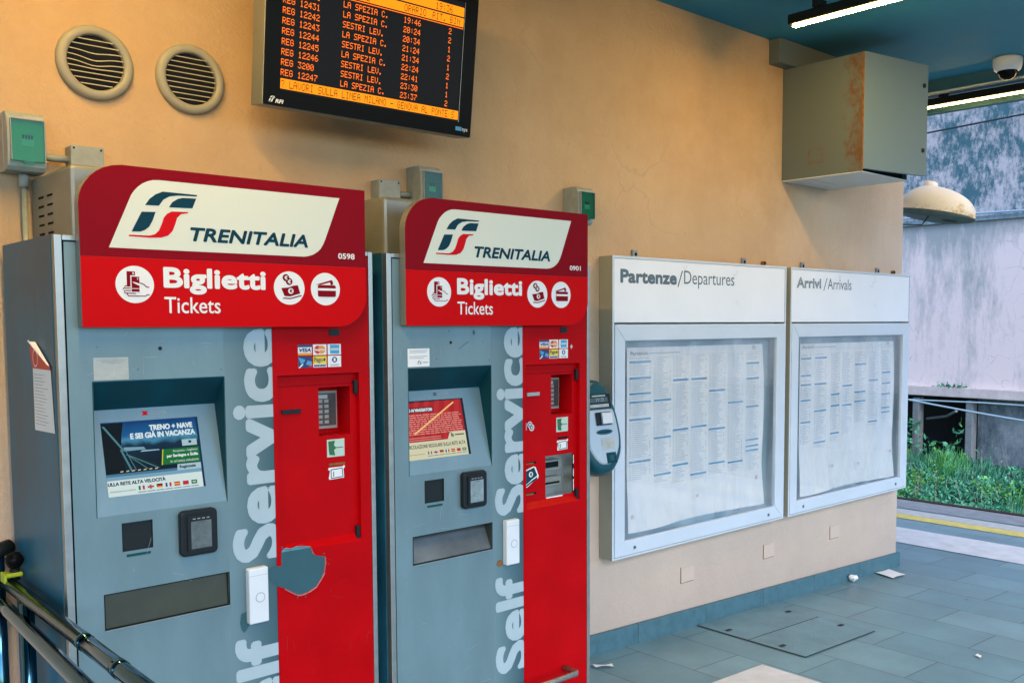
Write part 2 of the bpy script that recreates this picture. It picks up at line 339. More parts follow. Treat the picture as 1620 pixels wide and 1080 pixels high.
def stained_wall_material(name, base, stain, lo, hi, scale=(1, 1, 1), rough=0.9, bump=0.4, fine=0.5, crack=0.0, top=None):
    """masonry or plaster weathered by runs of damp: noises decide where the stain shows; cracks from cell edges"""
    m = bpy.data.materials.new(name); m.use_nodes = True
    n = m.node_tree.nodes; L = m.node_tree.links; p = n["Principled BSDF"]; p.inputs["Roughness"].default_value = rough
    tc = n.new("ShaderNodeTexCoord"); mp = n.new("ShaderNodeMapping"); mp.inputs["Scale"].default_value = scale
    L.new(tc.outputs["Object"], mp.inputs[0])
    a = n.new("ShaderNodeTexNoise"); a.inputs["Scale"].default_value = 1.3; a.inputs["Detail"].default_value = 12; a.inputs["Roughness"].default_value = 0.72
    L.new(mp.outputs[0], a.inputs["Vector"])
    m2 = n.new("ShaderNodeMapping"); m2.inputs["Scale"].default_value = (1, 1.5, 0.6); L.new(tc.outputs["Object"], m2.inputs[0])
    b = n.new("ShaderNodeTexNoise"); b.inputs["Scale"].default_value = 12; b.inputs["Detail"].default_value = 12; b.inputs["Roughness"].default_value = 0.8
    L.new(m2.outputs[0], b.inputs["Vector"])
    ad = n.new("ShaderNodeMath"); ad.operation = 'MULTIPLY_ADD'; ad.inputs[1].default_value = fine
    L.new(b.outputs["Fac"], ad.inputs[0]); L.new(a.outputs["Fac"], ad.inputs[2])
    last = ad
    if top is not None:   # damp gathers under the ledge and runs down
        sp = n.new("ShaderNodeSeparateXYZ"); L.new(tc.outputs["Object"], sp.inputs[0])
        mr = n.new("ShaderNodeMapRange"); mr.inputs["From Min"].default_value = top-0.55; mr.inputs["From Max"].default_value = top; mr.inputs["To Min"].default_value = 0; mr.inputs["To Max"].default_value = -0.16
        L.new(sp.outputs["Z"], mr.inputs["Value"]); a3 = n.new("ShaderNodeMath"); a3.operation = 'ADD'; L.new(ad.outputs[0], a3.inputs[0]); L.new(mr.outputs[0], a3.inputs[1]); last = a3
    rp = n.new("ShaderNodeValToRGB"); rp.color_ramp.elements[0].position = lo; rp.color_ramp.elements[1].position = hi
    rp.color_ramp.elements[0].color = stain; rp.color_ramp.elements[1].color = base
    L.new(last.outputs[0], rp.inputs[0]); src = rp.outputs[0]
    if crack:
        dn = n.new("ShaderNodeTexNoise"); dn.inputs["Scale"].default_value = 3; dn.inputs["Detail"].default_value = 6; L.new(tc.outputs["Object"], dn.inputs["Vector"])
        va = n.new("ShaderNodeVectorMath"); va.operation = 'MULTIPLY_ADD'; va.inputs[1].default_value = (0.35, 0.35, 0.35); L.new(dn.outputs["Color"], va.inputs[0]); L.new(tc.outputs["Object"], va.inputs[2])
        vo = n.new("ShaderNodeTexVoronoi"); vo.feature = 'DISTANCE_TO_EDGE'; vo.inputs["Scale"].default_value = 3.2; L.new(va.outputs[0], vo.inputs["Vector"])
        r2 = n.new("ShaderNodeValToRGB"); r2.color_ramp.elements[0].position = 0.0; r2.color_ramp.elements[1].position = 0.022; r2.color_ramp.elements[0].color = (1, 1, 1, 1); r2.color_ramp.elements[1].color = (0, 0, 0, 1)
        L.new(vo.outputs["Distance"], r2.inputs[0])
        r3 = n.new("ShaderNodeValToRGB"); r3.color_ramp.elements[0].position = 0.48; r3.color_ramp.elements[1].position = 0.60; L.new(a.outputs["Fac"], r3.inputs[0])
        mu = n.new("ShaderNodeMath"); mu.operation = 'MULTIPLY'; L.new(r2.outputs[0], mu.inputs[0]); L.new(r3.outputs[0], mu.inputs[1])
        mc = n.new("ShaderNodeMath"); mc.operation = 'MULTIPLY'; mc.inputs[1].default_value = crack; L.new(mu.outputs[0], mc.inputs[0])
        mx = n.new("ShaderNodeMixRGB"); mx.inputs[2].default_value = (0.22, 0.27, 0.31, 1); L.new(mc.outputs[0], mx.inputs[0]); L.new(src, mx.inputs[1]); src = mx.outputs[0]
    L.new(src, p.inputs["Base Color"])
    bp = n.new("ShaderNodeBump"); bp.inputs["Strength"].default_value = bump; bp.inputs["Distance"].default_value = 0.05
    L.new(b.outputs["Fac"], bp.inputs["Height"]); L.new(bp.outputs[0], p.inputs["Normal"])
    return m

def rusty_paint(name, paint, rust, edge_axis, e0, e1):
    """grey paint with rust that gathers towards one edge of the sheet"""
    m = bpy.data.materials.new(name); m.use_nodes = True
    n = m.node_tree.nodes; L = m.node_tree.links; p = n["Principled BSDF"]; p.inputs["Roughness"].default_value = 0.6
    tc = n.new("ShaderNodeTexCoord"); sp = n.new("ShaderNodeSeparateXYZ"); L.new(tc.outputs["Object"], sp.inputs[0])
    g = n.new("ShaderNodeMapRange"); g.inputs["From Min"].default_value = e0; g.inputs["From Max"].default_value = e1
    L.new(sp.outputs[edge_axis], g.inputs["Value"])
    a = n.new("ShaderNodeTexNoise"); a.inputs["Scale"].default_value = 13; a.inputs["Detail"].default_value = 14; a.inputs["Roughness"].default_value = 0.82
    L.new(tc.outputs["Object"], a.inputs["Vector"])
    ad = n.new("ShaderNodeMath"); ad.operation = 'MULTIPLY_ADD'; ad.inputs[1].default_value = 0.33
    L.new(g.outputs[0], ad.inputs[0]); L.new(a.outputs["Fac"], ad.inputs[2])
    rp = n.new("ShaderNodeValToRGB"); rp.color_ramp.elements[0].position = 0.66; rp.color_ramp.elements[1].position = 0.80
    rp.color_ramp.elements[0].color = paint; rp.color_ramp.elements[1].color = rust
    L.new(ad.outputs[0], rp.inputs[0]); L.new(rp.outputs[0], p.inputs["Base Color"])
    return m

M_plaster = plaster_material()
M_plate = mat("wall_plate_paint", (0.60, 0.475, 0.395, 1), 0.75, var=0.06, vscale=14, bump=0.2, bscale=90)
M_paving = paving_material()
M_ceiling = mat("teal_ceiling_paint", (0.018, 0.21, 0.31, 1), 0.8, var=0.12, vscale=2.5, bump=0.15, bscale=70)
M_beam = mat("teal_beam_paint", (0.03, 0.13, 0.18, 1), 0.6, var=0.15, vscale=5)
M_skirt = mat("slate_skirting", (0.06, 0.15, 0.19, 1), 0.5, var=0.25, vscale=18, bump=0.2, bscale=120)
M_white_slab = mat("white_stone", (0.62, 0.62, 0.62, 1), 0.5, var=0.2, vscale=8, bump=0.1)
M_yellow = mat("yellow_line_paint", (0.62, 0.50, 0.12, 1), 0.6, var=0.3, vscale=14)
M_concrete = mat("grey_concrete", (0.20, 0.22, 0.24, 1), 0.85, var=0.3, vscale=8, bump=0.4, bscale=40)
M_vinylback = mat("vinyl_underside", (0.45, 0.10, 0.10, 1), 0.6)
M_scratch = mat("scratch_pale", (0.34, 0.42, 0.45, 1), 0.5)
M_redscuff = mat("scuffed_red", (0.30, 0.02, 0.025, 1), 0.6)
M_rail = mat("rusty_rail", (0.05, 0.03, 0.022, 1), 0.6, metal=0.4, var=0.4, vscale=20)
M_ballast = mat("ballast", (0.10, 0.085, 0.07, 1), 0.95, var=0.5, vscale=40, bump=1.0, bscale=50)
M_soil = mat("soil", (0.02, 0.05, 0.03, 1), 0.95, var=0.5, vscale=6, bump=0.8, bscale=20)
M_pink = stained_wall_material("pink_plaster", (0.66, 0.555, 0.56, 1), (0.30, 0.32, 0.33, 1), 0.44, 0.60, (0.5, 1.3, 0.30), bump=0.15, fine=0.22, crack=0.75, top=4.2)
M_stone = stained_wall_material("old_masonry", (0.52, 0.50, 0.55, 1), (0.045, 0.145, 0.19, 1), 0.82, 0.99, (1, 1.0, 1.1), bump=0.9, fine=0.80)
M_lowstone = stained_wall_material("damp_low_masonry", (0.30, 0.34, 0.38, 1), (0.02, 0.06, 0.085, 1), 0.60, 0.95, (1, 1.3, 0.9), bump=0.8, fine=0.55)
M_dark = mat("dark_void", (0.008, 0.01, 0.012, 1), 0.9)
M_coping = mat("coping_stone", (0.52, 0.45, 0.45, 1), 0.85, var=0.25, vscale=5, bump=0.3)

# ------------------------------------------------------------------ materials of things
M_grey = mat("grey_powder_coat", (0.155, 0.25, 0.285, 1), 0.36, metal=0.2, var=0.2, vscale=4, bump=0.03, bscale=300, stretch=(1, 1, 0.35))
M_band = None
M_side = mat("blue_grey_steel_side", (0.020, 0.135, 0.215, 1), 0.4, spec=0.25, var=0.5, vscale=5, stretch=(1, 1, 0.5))
M_steel = mat("brushed_steel_trim", (0.36, 0.38, 0.37, 1), 0.32, metal=0.8, var=0.15, vscale=20)
M_boxmetal = mat("galvanised_sheet", (0.27, 0.28, 0.25, 1), 0.42, metal=0.5, var=0.2, vscale=7)
M_gap = mat("dark_gap", (0.006, 0.012, 0.016, 1), 0.8, spec=0.05)
M_red = mat("red_gloss_vinyl", (0.44, 0.0010, 0.004, 1), 0.4, var=0.14, vscale=5, spec=0.07)
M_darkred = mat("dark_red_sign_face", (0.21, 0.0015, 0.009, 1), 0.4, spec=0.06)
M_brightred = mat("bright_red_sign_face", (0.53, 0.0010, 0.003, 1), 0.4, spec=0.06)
M_cream = mat("cream_logo_panel", (0.62, 0.66, 0.58, 1), 0.35)
M_petrol = mat("petrol_ink", (0.004, 0.042, 0.075, 1), 0.5, spec=0.08)
M_logored = mat("logo_red", (0.55, 0.004, 0.010, 1), 0.5, spec=0.08)
M_white = mat("white_vinyl", (0.74, 0.76, 0.78, 1), 0.42)
M_letter = mat("pale_grey_lettering", (0.37, 0.47, 0.52, 1), 0.42, var=0.06, vscale=9)
M_recess = mat("petrol_recess_paint", (0.005, 0.055, 0.075, 1), 0.55, var=0.1, vscale=9, spec=0.12)
M_black = mat("black_plastic", (0.010, 0.015, 0.018, 1), 0.42, spec=0.2)
M_blackgloss = mat("black_gloss_bezel", (0.004, 0.005, 0.006, 1), 0.25, spec=0.06)
M_grille = mat("perforation", (0.004, 0.02, 0.026, 1), 0.7)
M_smoke = mat("smoked_panel", (0.016, 0.022, 0.024, 1), 0.25, spec=0.15)
M_olive = mat("olive_tray_lining", (0.055, 0.062, 0.045, 1), 0.4, metal=0.3, var=0.2, vscale=6)
M_plwhite = mat("white_plastic", (0.66, 0.70, 0.74, 1), 0.4, var=0.04, vscale=9)
M_paper = mat("paper", (0.82, 0.82, 0.81, 1), 0.7, var=0.05, vscale=8)
M_ink = mat("grey_print", (0.30, 0.34, 0.38, 1), 0.8)
M_inkdark = mat("dark_print", (0.06, 0.09, 0.11, 1), 0.7)
M_keys = mat("pale_keys", (0.32, 0.31, 0.28, 1), 0.45)
M_keypad = mat("keypad_plate", (0.055, 0.05, 0.045, 1), 0.45)
M_cardblue = mat("card_navy", (0.012, 0.03, 0.14, 1), 0.4)
M_cardsky = mat("card_sky_blue", (0.05, 0.30, 0.58, 1), 0.4)
M_orange = mat("card_orange", (0.75, 0.28, 0.02, 1), 0.4)
M_cardred = mat("card_red", (0.58, 0.01, 0.02, 1), 0.4)
M_cardyellow = mat("card_yellow", (0.70, 0.55, 0.03, 1), 0.4)
M_green = mat("leaf_green_print", (0.02, 0.13, 0.05, 1), 0.5)
M_palegreen = mat("pale_green_sticker", (0.45, 0.58, 0.50, 1), 0.5)
M_teal_exposed = mat("bare_petrol_paint", (0.020, 0.085, 0.11, 1), 0.5, var=0.12, vscale=14)
M_faded = mat("faded_sticker", (0.42, 0.46, 0.44, 1), 0.6, var=0.15, vscale=30)
M_boardwhite = mat("white_board_enamel", (0.84, 0.87, 0.93, 1), 0.3, var=0.04, vscale=3)
M_alu = mat("pale_aluminium_frame", (0.62, 0.70, 0.79, 1), 0.38, metal=0.1, var=0.05, vscale=5)
M_aluside = mat("grey_green_case_side", (0.34, 0.34, 0.27, 1), 0.5, var=0.1, vscale=4)
M_backing = mat("board_backing", (0.24, 0.40, 0.48, 1), 0.6)
M_barblue = mat("timetable_bar_blue", (0.06, 0.27, 0.48, 1), 0.7)
M_rowink = mat("timetable_print", (0.47, 0.52, 0.59, 1), 0.8)
M_boardink = mat("board_lettering", (0.10, 0.15, 0.19, 1), 0.5)
M_beige = mat("beige_vent_plastic", (0.34, 0.31, 0.225, 1), 0.5, var=0.08, vscale=10)
M_slat = mat("pale_louvre", (0.50, 0.44, 0.30, 1), 0.5)
M_enclosure = mat("grey_enclosure_plastic", (0.30, 0.33, 0.31, 1), 0.5, var=0.18, vscale=22)
M_greenwin = None
M_chrome = mat("polished_steel_tube", (0.055, 0.15, 0.21, 1), 0.12, metal=1.0, var=0.15, vscale=12)
M_lampcream = rusty_paint("weathered_cream_enamel", (0.80, 0.74, 0.62, 1), (0.50, 0.31, 0.08, 1), "Z", 0.27, -0.02)
M_teallens = mat("grey_green_lamp_base", (0.08, 0.13, 0.12, 1), 0.5, var=0.3, vscale=14)
M_cabside = rusty_paint("rusty_cabinet_side", (0.105, 0.135, 0.138, 1), (0.115, 0.052, 0.02, 1), "Y", -0.02, -0.29)
M_cabdoor = rusty_paint("cabinet_door_paint", (0.16, 0.24, 0.275, 1), (0.22, 0.15, 0.05, 1), "Z", 0.22, -0.35)
M_rust = mat("rust", (0.22, 0.10, 0.03, 1), 0.85, var=0.5, vscale=30)
M_pale = mat("pale_sheet_metal", (0.58, 0.62, 0.62, 1), 0.45, var=0.1, vscale=8)
M_validator = mat("petrol_validator_shell", (0.006, 0.075, 0.10, 1), 0.3, spec=0.3)
M_silver = mat("silver_validator_face", (0.52, 0.60, 0.64, 1), 0.25, metal=0.5)
M_pipe = mat("pale_blue_pipe", (0.27, 0.38, 0.47, 1), 0.5)
M_cable = mat("dark_cable", (0.02, 0.03, 0.035, 1), 0.7)
M_hivis = mat("yellow_green_clamp", (0.36, 0.46, 0.02, 1), 0.5)

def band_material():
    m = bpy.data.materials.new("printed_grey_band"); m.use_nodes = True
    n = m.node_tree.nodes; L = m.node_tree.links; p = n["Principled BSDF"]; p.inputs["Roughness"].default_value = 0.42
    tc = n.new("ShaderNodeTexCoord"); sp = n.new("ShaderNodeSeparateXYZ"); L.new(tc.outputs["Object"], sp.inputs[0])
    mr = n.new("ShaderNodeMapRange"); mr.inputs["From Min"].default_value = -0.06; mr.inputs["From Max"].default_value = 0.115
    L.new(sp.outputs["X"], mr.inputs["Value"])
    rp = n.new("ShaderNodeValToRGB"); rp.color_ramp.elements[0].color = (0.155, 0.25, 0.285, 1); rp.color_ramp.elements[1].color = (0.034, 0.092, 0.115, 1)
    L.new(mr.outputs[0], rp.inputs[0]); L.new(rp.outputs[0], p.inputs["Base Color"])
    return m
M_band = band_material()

def glass_pane_material(name, tint=(1, 1, 1, 1), ior=1.5, rough=0.0):
    m = bpy.data.materials.new(name); m.use_nodes = True
    n = m.node_tree.nodes; L = m.node_tree.links
    for q in list(n): n.remove(q)
    o = n.new("ShaderNodeOutputMaterial"); t = n.new("ShaderNodeBsdfTransparent"); g = n.new("ShaderNodeBsdfGlossy"); f = n.new("ShaderNodeFresnel"); mx = n.new("ShaderNodeMixShader")
    t.inputs[0].default_value = tint; g.inputs["Roughness"].default_value = rough; f.inputs[0].default_value = ior
    ge = n.new("ShaderNodeNewGeometry"); iv = n.new("ShaderNodeMath"); iv.operation = 'SUBTRACT'; iv.inputs[0].default_value = 1.0
    mu = n.new("ShaderNodeMath"); mu.operation = 'MULTIPLY'
    L.new(ge.outputs["Backfacing"], iv.inputs[1]); L.new(f.outputs[0], mu.inputs[0]); L.new(iv.outputs[0], mu.inputs[1])
    L.new(mu.outputs[0], mx.inputs[0]); L.new(t.outputs[0], mx.inputs[1]); L.new(g.outputs[0], mx.inputs[2]); L.new(mx.outputs[0], o.inputs[0])
    return m
M_glass = glass_pane_material("display_case_glass", (0.985, 0.99, 0.995, 1), 1.85)
def add_painted_glare(m):  # hazy glare painted onto the glass as pale diffuse patches
    n = m.node_tree.nodes; L = m.node_tree.links; out = [q for q in n if q.type == 'OUTPUT_MATERIAL'][0]; src = out.inputs[0].links[0].from_socket
    d = n.new("ShaderNodeBsdfDiffuse"); d.inputs[0].default_value = (0.72, 0.82, 0.92, 1)
    tc = n.new("ShaderNodeTexCoord"); mp = n.new("ShaderNodeMapping"); mp.inputs["Rotation"].default_value = (0, 0.5, 0); mp.inputs["Scale"].default_value = (2.2, 1, 0.8)
    no = n.new("ShaderNodeTexNoise"); no.inputs["Scale"].default_value = 1.7; no.inputs["Detail"].default_value = 5; no.inputs["Distortion"].default_value = 1.2
    L.new(tc.outputs["Object"], mp.inputs[0]); L.new(mp.outputs[0], no.inputs["Vector"])
    mr = n.new("ShaderNodeMapRange"); mr.inputs["From Min"].default_value = 0.35; mr.inputs["From Max"].default_value = 0.75; mr.inputs["To Min"].default_value = 0.01; mr.inputs["To Max"].default_value = 0.20
    L.new(no.outputs["Fac"], mr.inputs["Value"])
    x = n.new("ShaderNodeMixShader"); L.new(mr.outputs[0], x.inputs[0]); L.new(src, x.inputs[1]); L.new(d.outputs[0], x.inputs[2]); L.new(x.outputs[0], out.inputs[0])
add_painted_glare(M_glass)
M_greenwin = glass_pane_material("green_tinted_cover", (0.38, 0.82, 0.66, 1), 1.5, 0.1)
M_dome = glass_pane_material("smoked_dome", (0.10, 0.11, 0.13, 1), 1.6)

# ================================================================== SETTING: ground, platform, track
g = MB(); g.raw([(-900, -900, -1.25), (900, -900, -1.25), (900, 900, -1.25), (-900, 900, -1.25)], [(0, 1, 2, 3)], M_soil)
tag(g.build("ground"), kind="structure")
EDGE = 8.95
g = MB(); xs = [-14, 2.5, EDGE]
for a, b in ((-14, 2.5), (2.5, EDGE)):
    g.poly([(a, -9, floor_z(a)), (b, -9, floor_z(b)), (b, 16, floor_z(b)), (a, 16, floor_z(a))], M_paving)
g.poly([(EDGE, -9, floor_z(EDGE)), (EDGE, -9, -1.24), (EDGE, 16, -1.24), (EDGE, 16, floor_z(EDGE))], M_concrete)
tag(g.build("platform_floor"), kind="structure")
def strip(name, x0, x1, y0, y1, m, dz=0.004, n=1):
    s = MB(); s.poly([(x0, y0, floor_z(x0)+dz), (x1, y0, floor_z(x1)+dz), (x1, y1, floor_z(x1)+dz), (x0, y1, floor_z(x0)+dz)], m)
    return tag(s.build(name), kind="structure")
strip("white_paving_strip", 6.89, 7.50, -9, 16, M_white_slab)
strip("yellow_safety_line", 7.93, 8.14, -9, 16, M_yellow)
strip("pale_tactile_strip", 8.144, 8.40, -9, 16, mat("tactile_paving", (0.42, 0.42, 0.40, 1), 0.7, var=0.2, vscale=12, bump=0.6, bscale=45))
strip("platform_edge_coping", 8.46, EDGE, -9, 16, M_concrete)
strip("white_paving_slab", 3.04, 3.65, -1.23, -0.612, M_white_slab)
# track bed with rails
g = MB(); g.poly([(EDGE+0.01, -9, -0.80), (11.6, -9, -0.80), (11.6, 16, -0.80), (EDGE+0.01, 16, -0.80)], M_ballast)
tag(g.build("track_bed"), kind="structure")
for xr in (9.62, 11.10):
    s = MB()
    s.box(xr-0.065, xr+0.065, -9, 16, -0.79, -0.775, M_rail); s.box(xr-0.012, xr+0.012, -9, 16, -0.775, -0.66, M_rail); s.box(xr-0.036, xr+0.036, -9, 16, -0.66, -0.60, M_rail)
    tag(s.build("rail", bevel=0.006), "rusty steel rail nearer the platform edge" if xr < 10 else "rusty steel rail along the edge of the green verge", "rail", "rails of the track")

# verge with weeds (nobody could count it)
g = MB(); NX, NY = 14, 60
def verge_z(x, y): return -0.74+0.30*max(0, (x-11.3)/2.2)**1.3+0.10*noise.noise(Vector((x*0.9, y*0.9, 3)))
vs = []; fs = []
for i in range(NX+1):
    for j in range(NY+1):
        x = 11.25+2.3*i/NX; y = -9+25*j/NY; vs.append((x, y, verge_z(x, y)))
for i in range(NX):
    for j in range(NY): fs.append((i*(NY+1)+j, (i+1)*(NY+1)+j, (i+1)*(NY+1)+j+1, i*(NY+1)+j+1))
g.raw(vs, fs, M_soil)
tag(g.build("verge"), kind="structure")
def leafmat(name, colr):
    m = mat(name, colr, 0.55, var=0.3, vscale=3)
    p = m.node_tree.nodes["Principled BSDF"]
    return m
LEAFS = [leafmat("weed_leaf_deep", (0.022, 0.16, 0.09, 1)), leafmat("weed_leaf_mid", (0.045, 0.29, 0.14, 1)), leafmat("weed_leaf_bluish", (0.08, 0.33, 0.22, 1)), leafmat("weed_leaf_fresh", (0.10, 0.36, 0.05, 1)), leafmat("weed_dry", (0.20, 0.20, 0.16, 1))]
def leaf(mb, p, d, length, width, m):
    d = d.normalized(); s = d.cross(Vector((random.uniform(-1, 1), random.uniform(-1, 1), random.uniform(-.3, 1)))).normalized()
    a = p+d*length*0.5
    mb.poly([p, a+s*width, p+d*length, a-s*width], m)
g = MB()
rw = random.Random(3)
for k in range(9000):
    x = 11.3+2.1*rw.random(); y = -4+11*rw.random()
    if not (-1.0 < y < 4.6) and rw.random() < 0.6: continue
    z = verge_z(x, y)
    cl = noise.noise(Vector((x*1.6, y*1.6, 9))); dry = noise.noise(Vector((x*0.9, y*0.9, 21)))
    h = (0.04+0.10*rw.random())*(1+1.0*cl)*(0.7 if x < 11.7 else 1.0)
    grass = noise.noise(Vector((x*0.8, y*0.8, 40))) > 0.02
    if grass:
        for q in range(7):
            a = rw.random()*2*PI; b_ = Vector((x+rw.gauss(0, .03), y+rw.gauss(0, .03), z)); hh = h*rw.uniform(.9, 1.9); lean = Vector((math.cos(a), math.sin(a), 0))*hh*rw.uniform(.15, .8); sd_ = Vector((-math.sin(a+.6), math.cos(a+.6), 0))*rw.uniform(.003, .007)
            m_ = LEAFS[4] if dry > .2 and rw.random() < .5 else LEAFS[rw.choice((1, 2, 3, 3) if cl > 0 else (0, 1, 2, 2))]
            p1 = b_+lean*.35+Vector((0, 0, hh*.6)); p2 = b_+lean+Vector((0, 0, hh))
            g.poly([b_-sd_, b_+sd_, p1+sd_*.8, p1-sd_*.8], m_); g.poly([p1-sd_*.8, p1+sd_*.8, p2], m_)
    else:
        for q in range(7):
            t = (q+0.5)/7; a = rw.random()*2*PI
            pick = LEAFS[4] if (dry > 0.22 and rw.random() < 0.5) else (LEAFS[3] if cl > 0.2 and rw.random() < 0.5 else LEAFS[rw.choice((0, 1, 1, 2, 2))])
            sc_l = rw.choice((.6, .8, 1, 1.5))
            leaf(g, Vector((x+0.05*math.cos(a)*t, y+0.05*math.sin(a)*t, z+h*t)), Vector((math.cos(a), math.sin(a), rw.uniform(0.0, 1.4))), rw.uniform(0.03, 0.06)*sc_l, rw.uniform(0.007, 0.016)*sc_l, pick)
for k in range(420):   # tall stalks and dead stems among the weeds
    x = 11.4+2.0*rw.random(); y = -2+8*rw.random(); z = verge_z(x, y); h = rw.uniform(.18, .42); a = rw.random()*2*PI; t = Vector((math.cos(a), math.sin(a), 0))*h*rw.uniform(.05, .3); sd_ = Vector((-.7, .7, 0))*.004
    m_ = LEAFS[4] if rw.random() < .6 else LEAFS[1]; b_ = Vector((x, y, z)); g.poly([b_-sd_, b_+sd_, b_+t+Vector((0, 0, h))], m_)
    for q in range(3): leaf(g, b_+t*(.6+.13*q)+Vector((0, 0, h*(.6+.13*q))), Vector((rw.uniform(-1, 1), rw.uniform(-1, 1), .6)), .035, .009, m_)
tag(g.build("weeds"), "dense green weeds covering the verge beyond the rail", "weeds", kind="stuff")

# far retaining wall
FX = 13.5
wl = thing("retaining_wall", (FX, 3, -1.2), "old stained retaining wall beyond the track, pink plaster below rough stone", "wall")
s = MB(); s.box(FX+0.06, FX+1.2, -12, 18, 3.06, 7.2, M_stone); s.build("upper_masonry", wl)
s = MB(); s.box(FX, FX+1.2, -12, 18, 0.645, 3.0, M_pink); s.build("plastered_face", wl)
s = MB(); s.box(FX-0.06, FX+1.2, -12, 18, 3.0, 3.06, mat("mossy_ledge", (0.20, 0.28, 0.32, 1), 0.9, var=0.5, vscale=9, bump=0.6)); s.build("ledge", wl)
s = MB(); s.box(FX-0.10, FX+1.2, -12, 18, 0.50, 0.645, M_coping); s.build("coping", wl, bevel=0.012)
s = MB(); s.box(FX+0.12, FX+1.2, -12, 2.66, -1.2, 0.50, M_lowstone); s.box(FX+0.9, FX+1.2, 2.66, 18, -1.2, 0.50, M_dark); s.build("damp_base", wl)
for yp in (2.73, 3.53, 5.2, 6.9):
    s = MB(); s.box(FX-0.02, FX+0.14, yp-0.05, yp+0.05, -0.75, 0.46, M_concrete); s.build("pier", wl, bevel=0.008)
s = MB(); s.tube([(FX-0.16, y, 0.44+0.02*math.sin(y)) for y in (-12, -6, 0, 2.5, 4, 8, 18)], 0.011, M_pipe)
tag(s.build("water_pipe", smooth=True), "pale blue pipe running level just under the wall coping", "pipe")
s = MB(); pp = []
for i in range(30):
    y = 6.0-14*i/29; pp.append((FX-0.34, y, 0.45-0.135*(3.5-y)+0.012*(3.5-y)**2*(1 if y < 3.5 else 0)))
s.tube(pp, 0.013, M_pipe)
tag(s.build("sloping_pipe", smooth=True), "pale blue pipe slanting down across the dark opening and pier", "pipe")
s = MB(); s.tube([(FX-0.1, 12-2.0*i, 3.88+0.10*i+0.01*math.sin(i*2)) for i in range(13)], 0.014, M_cable, n=6)
tag(s.build("cable"), "thin dark cable strung across the rough upper stone wall", "cable")
s = MB(); s.tube([(FX-0.09, 12-1.0*i, 3.10+0.012*math.sin(i*1.7)) for i in range(26)], 0.016, M_pipe, n=6)
tag(s.build("conduit_cable"), "pale conduit lying along the ledge on top of the pink plaster", "cable")
s = MB(); s.tube([(FX-0.05, 2.9, 0.30), (FX+0.3, 3.2, 0.18), (FX+0.5, 3.6, 0.10)], 0.02, M_concrete)
for k in range(130):
    y = random.gauss(2.98, 0.15) if k > 50 else random.gauss(2.90, 0.06); z = 0.64+abs(random.gauss(0, 0.025)) if k > 50 else 0.62+random.gauss(0, 0.04)
    a = random.random()*2*PI
    leaf(s, Vector((FX-0.07, y, z)), Vector((-0.5-random.random(), math.cos(a), math.sin(a))), 0.05, 0.014, random.choice(LEAFS[:3]))
tag(s.build("ledge_plant"), "small green plant sprouting on the coping at the foot of the pink plaster", "plant")
s = MB()
for k in range(1100):
    y = random.uniform(2.75, 6.5); z = random.uniform(-0.45, 0.40-0.25*abs(math.sin(y*5))); a = random.random()*2*PI
    if 2.85 < y < 3.35 and z > -0.15: continue
    leaf(s, Vector((FX-0.03-0.25*random.random(), y, z)), Vector((-random.random(), math.cos(a), math.sin(a)*0.8-0.2)), random.uniform(0.05, 0.12), 0.02, random.choice(LEAFS[:4]))
tag(s.build("creeper"), "green creeper hanging in the dark opening under the coping", "creeper")

# ================================================================== STATION BUILDING
WE = 6.104; CEIL = 3.16
bld = thing("station_building", (0, 0.15, 0), "ochre plastered station building with a teal canopy ceiling and slate skirting", "building")
s = MB(); s.box(-14, WE, 0.0, 0.42, -0.4, CEIL, M_plaster); s.build("wall", bld)
s = MB(); s.box(-14, 6.06, -4.2, 5.0, CEIL, CEIL+0.25, M_ceiling); s.build("canopy_ceiling", bld)
s = MB(); s.box(6.062, 6.16, -4.2, 5.0, CEIL-0.075, CEIL+0.25, M_beam); s.build("gutter_beam", bld, bevel=0.004)
s = MB(); s.box(6.162, 6.40, -4.2, 5.0, CEIL+0.0, CEIL+0.20, M_ceiling); s.box(6.40, 6.45, -4.2, 5.0, 3.02, CEIL+0.32, M_beam); s.box(6.30, 6.398, -4.2, 5.0, 3.105, 3.13, M_alu); s.build("fascia_beam", bld, bevel=0.004)
sk = MB(); xs = [2.62, 2.90, 3.4377, 3.9772, 4.5077, 5.0424, 5.581, 6.126]
xs = [2.90-0.536*k for k in range(30, 0, -1)]+xs[1:]
for a, b in zip(xs, xs[1:]):
    za, zb_ = floor_z(a), floor_z(b)
    v = [(a+.0012, -.022, za-.05), (b-.0012, -.022, zb_-.05), (b-.0012, -.022, zb_+.0986), (a+.0012, -.022, za+.0986), (a+.0012, -.001, za-.05), (b-.0012, -.001, zb_-.05), (b-.0012, -.001, zb_+.0986), (a+.0012, -.001, za+.0986)]
    sk.raw(v, [(0, 1, 2, 3), (5, 4, 7, 6), (3, 2, 6, 7), (1, 5, 6, 2), (4, 0, 3, 7)], M_skirt)
zc = floor_z(6.12)
sk.box(WE+0.001, 6.126, 0.0, 0.42, zc-.05, zc+.0986, M_skirt)
sk.build("skirting", bld, bevel=0.002)
# the three blank cover plates near the foot of the wall
for px in (3.79, 4.53, 5.245):
    s = MB(); s.box(px, px+0.105, -0.004, -0.0002, 0.232, 0.31, M_plate)
    s.box(px-0.004, px, -0.0015, -0.0002, 0.230, 0.314, M_rust); s.box(px, px+0.105, -0.0015, -0.0002, 0.228, 0.232, M_rust)
    o = s.build("wall_plate")
    tag(o, {3.79: "blank square wall plate nearest the ticket machines, under the departures board", 4.53: "blank square wall plate below the gap between the two notice boards", 5.245: "blank square wall plate nearest the wall's end, under the arrivals board"}[px], "wall plate", "square plates low on the wall")

